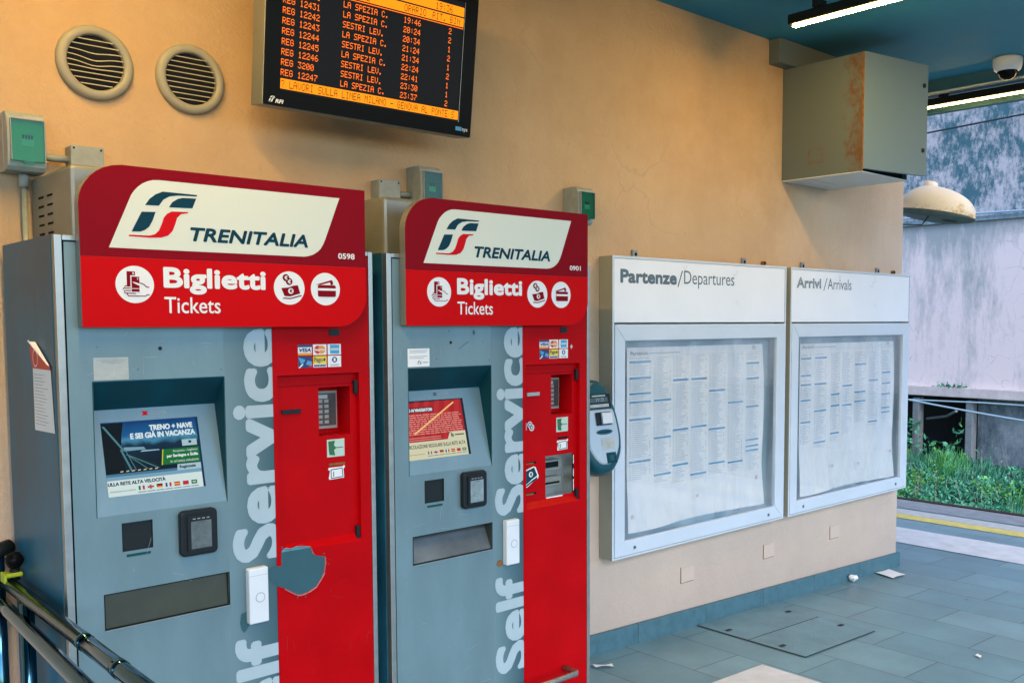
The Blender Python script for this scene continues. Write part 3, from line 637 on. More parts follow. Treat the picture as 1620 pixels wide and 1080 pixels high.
# access cover in the floor
ac = thing("access_cover", (4.23, -0.345, floor_z(4.23)), "stone access cover in the paving close to the slate skirting", "floor cover")
def on_floor(mb, x0, x1, y0, y1, dz, m):
    mb.poly([(x0, y0, floor_z(x0)+dz), (x1, y0, floor_z(x1)+dz), (x1, y1, floor_z(x1)+dz), (x0, y1, floor_z(x0)+dz)], m)
M_cover = mat("cover_stone", (0.145, 0.265, 0.315, 1), 0.5, var=0.25, vscale=5, bump=0.15, bscale=120)
s = MB(); on_floor(s, 3.896, 4.567, -0.688, -0.023, 0.003, mat("dirty_joint", (0.045, 0.07, 0.08, 1), .9)); s.build("cover_frame", ac)
for y0, y1 in ((-0.684, -0.354), (-0.348, -0.024)):
    s = MB(); on_floor(s, 3.902, 4.566, y0, y1, 0.006, M_cover); o = s.build("cover_slab", ac)
    for hx in (3.955, 4.505):
        yy = -0.52 if y0 < -0.5 else -0.19
        s = MB(); on_floor(s, hx-0.022, hx+0.022, yy-0.012, yy+0.012, 0.009, M_black); s.build("lifting_slot", o)

# ================================================================== TICKET MACHINES
F = -0.52
def fs_logo(mb, y, m1, m2, fx=lambda p: p):
    P = [[(0.92, 1.906), (0.933, 1.924), (0.948, 1.936), (0.967, 1.945), (1.059, 1.944), (1.057, 1.940), (1.007, 1.938), (0.985, 1.934), (0.968, 1.924), (0.956, 1.907)],
         [(0.982, 1.905), (0.991, 1.919), (1.006, 1.929), (1.020, 1.933), (1.056, 1.934), (1.045, 1.907)],
         [(0.911, 1.888), (0.947, 1.890), (0.938, 1.866), (0.929, 1.850), (0.918, 1.841), (0.906, 1.836), (0.884, 1.835)]]
    for q in P: mb.flat([fx(a) for a in q], y, m1)
    T = [(0.877, 1.8265), (0.93, 1.827), (0.944, 1.832), (0.954, 1.842), (0.962, 1.860), (0.968, 1.877), (0.976, 1.887), (0.989, 1.8945), (1.034, 1.8965)]
    B = [(0.877, 1.8225), (0.93, 1.8215), (0.960, 1.8235), (0.978, 1.830), (0.990, 1.843), (0.997, 1.860), (1.003, 1.878), (1.013, 1.889), (1.032, 1.8930)]
    for i in range(len(T)-1): mb.flat([fx(B[i]), fx(B[i+1]), fx(T[i+1]), fx(T[i])], y, m2)
def stroke(mb, pts, w_, y, m):
    for i in range(len(pts)-1):
        a = Vector(pts[i]); b = Vector(pts[i+1]); d = (b-a).normalized(); n = Vector((-d.y, d.x))*w_/2; a = a-d*w_*0.3; b = b+d*w_*0.3
        mb.flat([tuple(a+n), tuple(b+n), tuple(b-n), tuple(a-n)], y-0.00003*(i % 3), m)

def screen_quad(x0, x1, z0, z1):
    """a point of the tilted screen plate for fractions (u right, v up) of the picture"""
    def f(u, v, off=0.0):
        x = x0+(x1-x0)*u; z = z0+(z1-z0)*v
        # plate runs from (F,1.09) at its foot to (F+.069,1.365) at its head
        y = F+0.069*(z-1.09)/0.275
        return (x, y-off*0.97, z+off*0.24)
    return f
def on_plate(mb, f, pts, off, m):
    a = sum(pts[i][0]*pts[(i+1) % len(pts)][1]-pts[(i+1) % len(pts)][0]*pts[i][1] for i in range(len(pts)))
    if a < 0: pts = pts[::-1]
    mb.poly([f(u, v, off) for u, v in pts], m)
def text_on_plate(mb, f, body, u0, u1, v0, v1, off, m, bold=0):
    vs, fs = glyphs(body, 0.0); xs = [a for a, b in vs]; zs = [b for a, b in vs]
    ax, bx, az_, bz = min(xs), max(xs), min(zs), max(zs)
    for k in range(1+(6 if bold else 0)):
        dx, dz = (0, 0) if k == 0 else (bold*math.cos(k*PI/3), bold*1.3*math.sin(k*PI/3))
        for t in fs:
            pts = [(u0+(vs[i][0]-ax)/(bx-ax)*(u1-u0)+dx, v0+(vs[i][1]-az_)/(bz-az_)*(v1-v0)+dz) for i in t]
            on_plate(mb, f, pts, off+k*0.00002, m)

E = {}
def em(key, r, g_, b, s_=1.0):
    if key not in E: E[key] = emis("screen_"+key, C(r, g_, b), s_*0.30)
    return E[key]
def flags(mb, f, v0, v1, start=0.33):
    W = 0.088; cw = 0.062
    wt, gr, rd, bl, ye, bk = em("white", 214, 232, 230), em("flag_green", 20, 110, 70), em("flag_red", 190, 40, 50), em("flag_blue", 50, 70, 130), em("flag_yellow", 226, 180, 60), em("flag_black", 40, 30, 30)
    sets = [[gr, wt, rd], 'uk', [bk, rd, ye], [bl, wt, rd], [rd, ye, rd], [rd, rd, rd], [gr, gr, gr]]
    sh = em("key_shadow", 120, 150, 155)
    for i, st in enumerate(sets):
        u = start+i*W*1.04
        on_plate(mb, f, [(u-0.008, v0-0.035), (u+cw+0.012, v0-0.035), (u+cw+0.012, v0-0.022), (u-0.008, v0-0.022)], 0.0012, sh)
        if st == 'uk':
            on_plate(mb, f, [(u, v0), (u+cw, v0), (u+cw, v1), (u, v1)], 0.0012, bl)
            for a, b in (((u, v0), (u+cw, v1)), ((u, v1), (u+cw, v0))):
                on_plate(mb, f, [(a[0], a[1]-.012), (a[0], a[1]+.012), (b[0], b[1]+.012), (b[0], b[1]-.012)], 0.0014, wt)
            on_plate(mb, f, [(u, (v0+v1)/2-.012), (u+cw, (v0+v1)/2-.012), (u+cw, (v0+v1)/2+.012), (u, (v0+v1)/2+.012)], 0.0016, rd)
            on_plate(mb, f, [(u+cw*.42, v0), (u+cw*.58, v0), (u+cw*.58, v1), (u+cw*.42, v1)], 0.0016, rd)
        else:
            for k in range(3):
                if i in (0, 3): q = [(u+cw*k/3, v0), (u+cw*(k+1)/3, v0), (u+cw*(k+1)/3, v1), (u+cw*k/3, v1)]
                else:
                    t0, t1 = v1-(v1-v0)*k/3, v1-(v1-v0)*(k+1)/3; q = [(u, t0), (u+cw, t0), (u+cw, t1), (u, t1)]
                on_plate(mb, f, q, 0.0012, st[k])
            if i == 6: on_plate(mb, f, [(u+cw*.2, (v0+v1)/2-.006), (u+cw*.8, (v0+v1)/2-.006), (u+cw*.8, (v0+v1)/2+.008), (u+cw*.2, (v0+v1)/2+.008)], 0.0014, wt)

def screen_gradient(name, stops, axis, a0, a1, nscale):
    """a lit picture: colours changing along one object axis, broken by a noise"""
    m = bpy.data.materials.new(name); m.use_nodes = True
    n = m.node_tree.nodes; L = m.node_tree.links; p = n["Principled BSDF"]
    p.inputs["Base Color"].default_value = (0.005, 0.005, 0.005, 1); p.inputs["Roughness"].default_value = 0.3; p.inputs["Specular IOR Level"].default_value = 0.04
    tc = n.new("ShaderNodeTexCoord"); sp = n.new("ShaderNodeSeparateXYZ"); L.new(tc.outputs["Object"], sp.inputs[0])
    mr = n.new("ShaderNodeMapRange"); mr.inputs["From Min"].default_value = a0; mr.inputs["From Max"].default_value = a1
    L.new(sp.outputs[axis], mr.inputs["Value"])
    no = n.new("ShaderNodeTexNoise"); no.inputs["Scale"].default_value = nscale; no.inputs["Detail"].default_value = 5; L.new(tc.outputs["Object"], no.inputs["Vector"])
    ad = n.new("ShaderNodeMath"); ad.operation = 'MULTIPLY_ADD'; ad.inputs[1].default_value = 0.22; ad.inputs[2].default_value = -0.11
    L.new(no.outputs["Fac"], ad.inputs[0])
    a2 = n.new("ShaderNodeMath"); a2.operation = 'ADD'; L.new(mr.outputs[0], a2.inputs[0]); L.new(ad.outputs[0], a2.inputs[1])
    rp = n.new("ShaderNodeValToRGB"); cr = rp.color_ramp
    while len(cr.elements) < len(stops): cr.elements.new(0.5)
    for e, (ps, cc) in zip(cr.elements, stops): e.position = ps; e.color = cc
    L.new(a2.outputs[0], rp.inputs[0]); L.new(rp.outputs[0], p.inputs["Emission Color"]); p.inputs["Emission Strength"].default_value = 0.30
    return m

def machine_screen_travel(root):
    f = screen_quad(0.8215, 1.082, 1.137, 1.331); s = MB()
    bg = screen_gradient("seaside_picture", [(0.0, C(8, 30, 44)), (0.30, C(12, 46, 70)), (0.42, C(70, 140, 175)), (0.52, C(22, 92, 145)), (0.75, C(14, 62, 118)), (1.0, C(8, 34, 66))], "Z", 1.19, 1.331, 30)
    on_plate(s, f, [(0, 0), (1, 0), (1, 1), (0, 1)], 0.0004, em("navy", 10, 46, 78))
    on_plate(s, f, [(0, .30), (.975, .30), (.975, 1), (0, 1)], 0.0006, bg)
    dk = screen_gradient("tunnel_side", [(0.0, C(6, 18, 24)), (0.5, C(18, 50, 62)), (0.7, C(6, 20, 28)), (1.0, C(10, 36, 48))], "X", 0.82, 0.88, 60)
    on_plate(s, f, [(0, .30), (.20, .31), (.17, .58), (.19, .80), (.22, .985), (0, .985)], 0.0008, dk)
    lt = em("rail_light", 74, 128, 138)
    for a, b, w_ in (((.02, .95), (.20, .60), .012), ((.17, .62), (.26, .31), .010), ((.22, .55), (.53, .33), .010), ((.24, .53), (.42, .33), .006), ((.21, .62), (.30, .33), .004)):
        on_plate(s, f, [(a[0]-w_, a[1]), (a[0]+w_, a[1]), (b[0]+w_, b[1]), (b[0]-w_, b[1])], 0.0010, lt)
    on_plate(s, f, [(.20, .595), (.42, .60), (.40, .635), (.20, .65)], 0.0009, em("cloud", 120, 160, 180))
    on_plate(s, f, [(.36, .57), (.56, .572), (.55, .585), (.38, .59)], 0.0010, em("boat", 150, 190, 205))
    on_plate(s, f, [(.24, .50), (.30, .535), (.36, .50), (.42, .44), (.47, .42), (.52, .38), (.50, .35), (.24, .47)], 0.0009, em("bushes", 10, 40, 40))
    for k in range(7): on_plate(s, f, [(.14+.058*k, .315), (.17+.058*k, .32), (.17+.058*k, .335), (.14+.058*k, .33)], 0.0011, em("dash", 200, 190, 150))
    on_plate(s, f, [(.56, .36), (.975, .36), (.975, .575), (.585, .575)], 0.0012, em("leaf_green", 22, 110, 50))
    on_plate(s, f, [(.56, .36), (.572, .36), (.597, .575), (.585, .575)], 0.0014, em("lime", 190, 200, 50))
    on_plate(s, f, [(.80, .60), (.96, .60), (.96, .69), (.80, .69)], 0.0012, em("badge", 170, 200, 205)); on_plate(s, f, [(.87, .635), (.90, .635), (.90, .67), (.87, .67)], 0.0014, em("navy", 10, 46, 78))
    on_plate(s, f, [(.715, .265), (.975, .265), (.975, .35), (.725, .35)], 0.0013, em("pale", 170, 200, 212))
    on_plate(s, f, [(0, 0), (.975, 0), (.975, .215), (0, .215)], 0.0008, em("white", 214, 232, 230))
    on_plate(s, f, [(0, .215), (.975, .215), (.975, .265), (0, .265)], 0.0009, em("paleblue", 120, 165, 190))
    on_plate(s, f, [(0, .265), (.715, .265), (.715, .30), (0, .30)], 0.0009, em("midblue", 70, 120, 150))
    W = em("white_text", 220, 236, 240); D = em("dark_text", 30, 60, 72)
    text_on_plate(s, f, "TRENO + NAVE", .48, .93, .855, .925, .0018, W, .004)
    text_on_plate(s, f, "E SEI GIÀ IN VACANZA", .28, .95, .755, .845, .0018, W, .004)
    text_on_plate(s, f, "Acquista i biglietti", .69, .955, .515, .555, .0018, W); text_on_plate(s, f, "per Sardegna e Sicilia", .625, .955, .445, .495, .0018, W, .002); text_on_plate(s, f, "in un'unica soluzione", .655, .955, .38, .42, .0018, W)
    text_on_plate(s, f, "Regionale", .745, .915, .28, .33, .0018, D, .002)
    text_on_plate(s, f, "ULLA RETE ALTA VELOCITÀ", .005, .58, .145, .20, .0018, D, .0025)
    text_on_plate(s, f, "INFORMAZIONI SU OPZIONI", .02, .27, .055, .075, .0018, D)
    flags(s, f, .055, .11, .30)
    return s.build("touchscreen", root)
def machine_screen_notice(root, px):
    f = screen_quad(px-0.347, px-0.082, 1.137, 1.331); s = MB()
    on_plate(s, f, [(0, 0), (1, 0), (1, 1), (0, 1)], 0.0004, em("navy2", 24, 36, 52))
    on_plate(s, f, [(0, .30), (.96, .30), (.96, .985), (0, .965)], 0.0008, em("noticered", 176, 32, 36))
    for k in range(5): on_plate(s, f, [(.05+.18*k, .30), (.11+.18*k, .30), (.30+.16*k, .98), (.22+.16*k, .98)], 0.0009, em("noticered2", 190, 44, 46))
    on_plate(s, f, [(0, 0), (.96, 0), (.96, .30), (0, .30)], 0.0008, em("cream", 214, 214, 180))
    on_plate(s, f, [(.66, .30), (.70, .40), (.74, .425), (.96, .425), (.96, .30)], 0.0010, em("cream", 214, 214, 180))
    T = em("noticetext", 226, 150, 138); K = em("dark_text2", 66, 64, 58)
    on_plate(s, f, [(0, .80), (.50, .80), (.50, .885), (0, .885)], 0.0010, em("titlebar", 84, 24, 30))
    text_on_plate(s, f, "AVVISO AI VIAGGIATORI", .0, .48, .815, .865, .0018, em("white_text", 220, 236, 240), .003)
    rr = random.Random(5)
    for k in range(10):
        v = .745-.036*k; u = .02
        while u < .90:
            wd = rr.uniform(.03, .11); on_plate(s, f, [(u, v), (min(u+wd, .93), v), (min(u+wd, .93), v+.017), (u, v+.017)], .0014, T); u += wd+.014
    for k in range(2): on_plate(s, f, [(.03, .36-.035*k), (.56, .36-.035*k), (.56, .372-.035*k), (.03, .372-.035*k)], .0014, T)
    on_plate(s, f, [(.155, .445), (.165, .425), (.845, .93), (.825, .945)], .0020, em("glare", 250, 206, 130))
    text_on_plate(s, f, "CIRCOLAZIONE REGOLARE SULLA RETE ALTA", .01, .93, .19, .25, .0018, K, .001)
    text_on_plate(s, f, "fs", .72, .76, .335, .40, .0018, K, .003); on_plate(s, f, [(.78, .355), (.93, .355), (.93, .375), (.78, .375)], .0016, K)
    on_plate(s, f, [(.03, .085), (.27, .085), (.27, .095), (.03, .095)], .0016, em("orange_text", 196, 150, 90))
    flags(s, f, .075, .125, .32)
    return s.build("touchscreen", root)

def machine(dx, label, number, second):
    ox = dx
    root = thing("ticket_machine", (1.168, -0.27, floor_z(1.1)), label, "ticket machine", "ticket machines against the wall")
    base = floor_z(1.1); TOP = 1.82
    s = MB(); s.box(0.706, 0.709, -0.498, -0.03, base+0.04, TOP, M_side); s.box(1.627, 1.63, -0.498, -0.03, base+0.04, TOP, M_side); s.box(0.7092, 1.6268, -0.498, -0.03, TOP-.003, TOP, M_side)
    s.box(0.7092, 1.6268, -0.034, -0.03, base+0.04, TOP-.0032, M_side); s.box(0.7092, 1.6268, -0.498, -0.0342, base+0.04, base+.043, M_side); s.build("cabinet", root)
    s = MB(); s.box(0.74, 1.60, -0.46, -0.06, base, base+0.04, M_black); s.build("plinth", root)
    s = MB(); s.box(0.708, 0.7265, F-0.004, -0.497, base+0.045, TOP, M_steel); s.box(1.6125, 1.628, F-0.004, -0.497, base+0.045, TOP, M_steel); s.box(0.727, 1.612, F-0.004, -0.497, TOP-0.014, TOP, M_steel)
    s.box(0.727, 0.735, -0.499, -0.496, base+0.06, TOP-0.015, M_gap); s.box(1.606, 1.6125, -0.499, -0.496, base+0.06, TOP-0.015, M_gap)
    s.build("front_frame", root, bevel=0.003)
    # ---- grey half of the front
    hs = (0.789, 1.137, 1.090, 1.4445)      # screen recess
    hq = (0.848, 0.928, 0.989, 1.066)       # receipt window
    ht = (0.800, 1.1355, 0.786, 0.881)      # delivery tray
    s = MB(); holes_panel(s, 0.731, 1.2835, base+0.05, TOP-0.017, F, [hs, hq, ht], M_grey)
    s.box(0.731, 0.7325, F+0.0004, -0.503, base+0.05, TOP-0.017, M_recess)
    s.build("front_panel", root)
    s = MB()
    yb = -0.451; zt = 1.365
    s.poly([(0.789, F, 1.4445), (1.137, F, 1.4445), (1.137, yb, zt), (0.789, yb, zt)], M_recess)
    s.poly([(0.789, F, 1.09), (0.789, F, 1.4445), (0.789, yb, zt)], M_recess); s.poly([(1.137, F, 1.09), (1.137, yb, zt), (1.137, F, 1.4445)], M_recess)
    s.rect(0.7865, 0.7885, 1.088, 1.4465, F-0.0004, M_recess); s.rect(0.7885, 1.1375, 1.4448, 1.4465, F-0.0004, M_recess); s.rect(1.1373, 1.1392, 1.088, 1.4448, F-0.0004, M_recess)
    o = s.build("screen_recess", root)
    for k in range(2):
        s = MB()
        for i in range(20):
            for j in range(8):
                u = 0.835+0.16*k+0.0055*i+0.02*k; t = 0.15+0.09*j
                x = u; y = F+(yb-F)*t-0.0006; z = 1.4445+(zt-1.4445)*t-0.0006
                s.poly([(x, y, z), (x+.0026, y, z), (x+.0026, y+.0022, z-.0026), (x, y+.0022, z-.0026)], M_grille)
        s.build("speaker_grille", o)
    s = MB(); s.poly([(0.789, F+0.0002, 1.09), (1.137, F+0.0002, 1.09), (1.137, yb, zt), (0.789, yb, zt)], M_grey)
    sp_ = s.build("screen_plate", root)
    fq = screen_quad(0.789, 1.137, 1.09, 1.365)
    s = MB(); on_plate(s, fq, [(.405, .925), (.46, .925), (.445, .945), (.46, .965), (.405, .965), (.42, .945)], .0008, M_logored if not second else M_inkdark); text_on_plate(s, fq, "SIGMA", .475, .60, .925, .962, .0010, M_ink); s.build("maker_mark", sp_)
    if second: machine_screen_notice(root, 1.137)
    else: machine_screen_travel(root)
    # receipt window, slot, tray
    s = MB(); pocket(s, *hq, F, F+0.006, M_black, M_smoke); s.build("receipt_window", root)
    s = MB(); s.rect(0.858, 0.921, 0.9745, 0.9805, F-0.0005, M_recess); s.rect(0.858, 0.921, 0.9725, 0.9742, F-0.0006, M_green); s.build("receipt_slot", root)
    s = MB(); pocket(s, *ht, F, F+0.045, M_olive, M_olive, 0.0)
    if second:
        s2 = MB(); s2.poly([(0.802, F+0.003, 0.790), (1.134, F+0.003, 0.790), (1.134, F+0.043, 0.868), (0.802, F+0.043, 0.868)], mat("worn_steel_flap", (0.15, 0.17, 0.17, 1), .35, metal=.5, var=.4, vscale=5)); s2.build("tray_flap", root)
    else:
        s2 = MB(); s2.poly([(0.802, F+0.006, 0.789), (1.134, F+0.006, 0.789), (1.134, F+0.009, 0.878), (0.802, F+0.009, 0.878)], M_olive); s2.build("tray_flap", root)
    s.rect(0.797, 1.1385, 0.7835, 0.7858, F-0.0012, M_steel); s.rect(0.7975, 0.7997, 0.786, 0.883, F-0.0012, M_gap); s.rect(0.7975, 1.1385, 0.8812, 0.883, F-0.0012, M_gap); s.rect(1.1357, 1.1385, 0.786, 0.881, F-0.0012, M_gap)
    s.build("delivery_tray", root)
    # contactless reader
    s = MB(); s.prism(rrect(0.995, 1.0995, 0.951, 1.079, 0.014), F-0.022, F-0.0003, M_black); o = s.build("card_reader", root, bevel=0.005)
    s = MB(); s.prism(rrect(1.012, 1.086, 0.962, 1.066, 0.006), F-0.0265, F-0.0225, M_black); s.rect(1.022, 1.079, 0.972, 1.049, F-0.0268, mat("reader_pad", (0.10, 0.13, 0.14, 1) if not second else (0.22, 0.30, 0.33, 1), 0.5, var=0.4, vscale=60))
    for k in range(4): s.rect(1.027+.013*k, 1.035+.013*k, 1.0545, 1.057, F-0.0268, M_ink)
    s.build("reader_screen", o)
    # white tamper box with a round button
    s = MB(); s.prism([(1.1855, 0.7205), (1.2455, 0.7205), (1.2455, 0.884), (1.1855, 0.884)], F-0.026, F-0.0003, M_plwhite); o = s.build("white_cover_box", root, bevel=0.004)
    s = MB(); s.lathe([(0.0, 0.0006), (0.0125, 0.0006), (0.0125, 0.0), (0.0, 0.0)], (1.2185, F-0.0265, 0.797), (0, -1, 0), M_plwhite, 24); s.build("button", o); s = MB(); s.lathe([(0.0148, 0.0004), (0.0126, 0.0004)], (1.2185, F-0.0263, 0.797), (0, -1, 0), M_ink, 24); s.build("button_ring", o); s = MB(); s.rect(1.187, 1.244, 0.8625, 0.8635, F-0.0263, M_ink); s.build("lid_seam", o)
    # printed band with the vertical words
    s = MB()
    hsb = [(1.00, 1.1388, 1.0875, 1.4475), (1.00, 1.1387, 0.7830, 0.8835)]
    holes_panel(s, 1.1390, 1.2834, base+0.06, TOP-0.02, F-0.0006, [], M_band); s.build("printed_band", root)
    s = MB()
    s.text("Service", 1.150, 1.305, 0.899, 1.581, F-0.0013, M_letter, bold=0.0085, rot=True, clip=1.2832)
    s.text("Self", 1.149, 1.305, 0.314, 0.675, F-0.0013, M_letter, bold=0.0085, rot=True, clip=1.2832); s.build("vertical_lettering", root)
    # worn paint under the cover box, dots and scratches
    s = MB(); rr = random.Random(11+int(second))
    s.disc(0.962, 1.529, 0.0055, F-0.0009, M_black, 14)
    for x, z in ((0.902, 1.474), (1.129, 1.466), (0.858, 0.994), (0.905, 0.994)): s.disc(x, z, 0.0016, F-0.0009, M_black, 8)
    if second:
        stroke(s, [(0.998, 1.508), (1.038, 1.531)], 0.002, F-0.0010, M_inkdark); s.flat([(1.055, 1.565), (1.062, 1.572), (1.068, 1.560), (1.060, 1.552)], F-0.001, M_inkdark); s.flat([(0.95, 1.567), (0.958, 1.570), (0.956, 1.564)], F-0.001, M_inkdark); s.disc(1.1, 1.53, 0.002, F-0.001, M_inkdark, 6)
    if not second:
        s.flat([(1.170, .752), (1.186, .756), (1.192, .74), (1.196, .716), (1.185, .70), (1.178, .694), (1.17, .705), (1.166, .725)], F-0.0016, M_teal_exposed)
    else:
        s.flat([(1.160, .738), (1.172, .742), (1.182, .735), (1.180, .718), (1.165, .716), (1.155, .724)], F-0.0016, M_rust)
    for k in range(26):
        x = rr.uniform(0.75, 1.13); z = rr.choice((rr.uniform(0.3, 0.77), rr.uniform(1.46, 1.58))); r_ = rr.uniform(0.0006, 0.0018)
        s.disc(x, z, r_, F-0.0009, M_ink if k % 2 else M_inkdark, 6)
    for k in range(22):   # fine scratches and rubbed marks
        x = rr.uniform(0.75, 1.12); z = rr.choice((rr.uniform(0.30, 0.77), rr.uniform(0.885, 0.98), rr.uniform(1.46, 1.57))); a = rr.uniform(-.5, .5) if k % 3 else rr.uniform(1.1, 1.9); l_ = rr.uniform(.01, .05)
        stroke(s, [(x, z), (x+l_*math.cos(a), z+l_*math.sin(a))], rr.uniform(.0004, .0009), F-0.0009, M_ink if k % 2 else M_scratch)
    s.build("chipped_paint", root)["kind"] = "stuff"
    s = MB()
    for k in range(16):
        x = rr.uniform(1.30, 1.60); z = rr.choice((rr.uniform(0.3, 0.88), rr.uniform(1.45, 1.55))); a = rr.uniform(-.6, .6) if k % 2 else rr.uniform(1.2, 1.9); l_ = rr.uniform(.008, .045)
        if 1.36 < x+l_ and z > 1.45: continue
        stroke(s, [(x, z), (min(x+l_*math.cos(a), 1.608), z+l_*math.sin(a))], rr.uniform(.0004, .0009), F-0.0019, M_redscuff)
    s.build("red_scuffs", root)["kind"] = "stuff"
    # ---- red half of the front
    hr = (1.299, 1.5745, 0.905, 1.4405); RD = F+0.018
    s = MB(); holes_panel(s, 1.2845, 1.6115, base+0.05, TOP-0.017, F-0.001, [hr], M_red)
    x0, x1, z0, z1 = hr
    s.poly([(x0, F-.001, z0), (x0, F-.001, z1), (x0, RD, z1-.004), (x0, RD, z0+.022)], M_red); s.poly([(x1, F-.001, z0), (x1, RD, z0+.022), (x1, RD, z1-.004), (x1, F-.001, z1)], M_red)
    s.poly([(x0, F-.001, z1), (x1, F-.001, z1), (x1, RD, z1-.004), (x0, RD, z1-.004)], M_red); s.poly([(x0, F-.001, z0), (x0, RD, z0+.022), (x1, RD, z0+.022), (x1, F-.001, z0)], M_red)
    s.build("red_door", root)
    hp = (1.4425, 1.5515, 1.246, 1.398); hm = (1.412, 1.550, 0.936, 1.092)
    s = MB(); holes_panel(s, x0, x1, z0+.022, z1-.004, RD, [hp]+([hm] if second else []), M_red)
    s.rect(x0+0.004, x1-0.004, 1.405, 1.408, RD-0.0006, M_darkred)
    pn = s.build("red_inset_panel", root)
    for hz in (1.395, 0.93):
        s = MB(); s.box(1.561, 1.5735, RD-0.014, RD-0.0005, hz-0.022, hz+0.022, M_black); s.build("hinge", root, bevel=0.002)
    s = MB(); pocket(s, *hp, RD-.0002, F+0.092, M_red, M_red, 0.0); s.build("pin_pad_recess", root)
    s = MB(); ky = F+0.080; 
    kp = [(1.39, ky, 1.255), (1.5505-0.012, ky, 1.255), (1.5505-0.012, ky+0.008, 1.375), (1.39, ky+.008, 1.375)]
    s.box(1.44, 1.541, ky, ky+0.011, 1.262, 1.382, M_keys); s.box(1.443, 1.535, ky-0.004, ky-0.0002, 1.272, 1.374, M_keypad)
    kb = s.build("pin_pad", root, bevel=0.001)
    s = MB()
    for i in range(4):
        for j in range(5): s.box(1.450+.0215*i, 1.464+.0215*i, ky-0.007, ky-0.0045, 1.279+.0165*j, 1.289+.0165*j, M_keys if i < 3 else M_keypad)
    s.rect(1.452, 1.505, 1.358, 1.370, ky-0.0046, M_faded); s.build("keys", kb)
    s = MB(); s.box(1.472, 1.506, F-0.0035, F-0.0012, 1.557, 1.578, M_black); s.build("camera_window", root)
    s = MB(); s.box(1.318, 1.380, RD-0.006, RD-0.0004, 1.324, 1.337, M_black if not second else M_ink); s.build("card_slot", root, bevel=0.001)
    # stickers
    cy = F-0.0018
    def cell(i, j): return (1.3665+0.0497*i, 1.4120+0.0497*i, (1.499, 1.4612)[j], (1.5315, 1.4955)[j])
    s = MB()
    for i in range(3):
        for j in range(2):
            a, b, c, d = cell(i, j); s.rect(a, b, c, d, cy, M_white)
    a, b, c, d = cell(0, 0); s.rect(a, b, d-.008, d, cy-.0004, M_cardblue); s.rect(a, b, c, c+.007, cy-.0004, M_orange); s.text("VISA", a+.004, b-.003, c+.010, d-.0105, cy-.0005, M_cardblue, bold=0.0008, shear=0.25)
    a, b, c, d = cell(1, 0); s.disc(a+.0165, (c+d)/2, .0125, cy-.0004, M_cardred, 20); s.disc(b-.0165, (c+d)/2, .0125, cy-.0006, M_orange, 20); s.text("MasterCard", a+.003, b-.003, (c+d)/2-.0035, (c+d)/2+.0035, cy-.0009, M_white, bold=0.0004)
    a, b, c, d = cell(2, 0); s.rect(a+.008, b-.006, c+.003, d-.002, cy-.0004, M_cardsky); s.rect(a+.010, b-.008, (c+d)/2-.003, (c+d)/2+.004, cy-.0006, M_palegreen)
    a, b, c, d = cell(0, 1); s.rect(a, b, c, d, cy-.0003, M_cardblue); s.flat([(a, d-.002), (a+.018, d-.008), (b, c+.018), (b, c+.006), (a+.008, c+.014)], cy-.0005, M_cardsky); s.flat([(a+.006, c), (a+.02, c), (b-.008, d), (b-.014, d)], cy-.0006, M_cardblue); s.flat([(a, c), (a+.005, c), (a+.018, c+.011), (a+.012, c+.012)], cy-.0007, M_white); s.rect(b-.011, b-.002, c+.002, c+.008, cy-.0007, M_cardred)
    a, b, c, d = cell(1, 1); s.rect(a, b, c+.011, d, cy-.0004, M_cardyellow); s.text("Pago", a+.003, b-.014, c+.013, d-.003, cy-.0006, M_inkdark, bold=0.0003); s.flat([(b-.013, d-.011), (b-.008, d-.005), (b-.003, d-.011), (b-.008, d-.017)], cy-.0006, M_cardblue); s.text("BANCOMAT", a+.003, b-.002, c+.002, c+.009, cy-.0006, M_cardblue, bold=0.0005)
    a, b, c, d = cell(2, 1); s.disc((a+b)/2, d-.012, .009, cy-.0004, M_cardblue, 18); s.rect((a+b)/2-.0035, (a+b)/2+.0035, d-.017, d-.007, cy-.0006, M_white); s.rect(a+.008, b-.008, c+.006, c+.008, cy-.0004, M_ink); s.rect(a+.008, b-.008, c+.003, c+.0045, cy-.0004, M_ink)
    s.build("payment_card_stickers", root)
    iy = RD-0.0008
    s = MB(); s.rect(1.468, 1.529, 1.179, 1.234, iy, M_palegreen); s.flat([(1.474, 1.20), (1.472, 1.228), (1.496, 1.230), (1.492, 1.215), (1.500, 1.207), (1.492, 1.200), (1.496, 1.183), (1.476, 1.186)], iy-.0004, M_green); s.rect(1.496, 1.524, 1.206, 1.2085, iy-.0005, M_inkdark); s.build("instruction_sticker", root)
    s = MB(); s.rect(1.474, 1.530, 1.1515, 1.159, iy, M_rust if not second else M_gap)
    s.flat([(1.478, 1.146), (1.520, 1.146), (1.527, 1.150), (1.530, 1.144), (1.524, 1.138), (1.526, 1.110), (1.474, 1.108), (1.472, 1.113), (1.477, 1.136), (1.470, 1.140), (1.472, 1.146)], iy-.0004, M_white)
    stroke(s, [(1.480, 1.139), (1.519, 1.141), (1.5215, 1.114), (1.481, 1.112), (1.480, 1.139)], 0.0028, iy-.0008, M_inkdark); stroke(s, [(1.489, 1.132), (1.489, 1.117)], 0.003, iy-.0008, M_inkdark); s.build("ticket_icon_sticker", root)
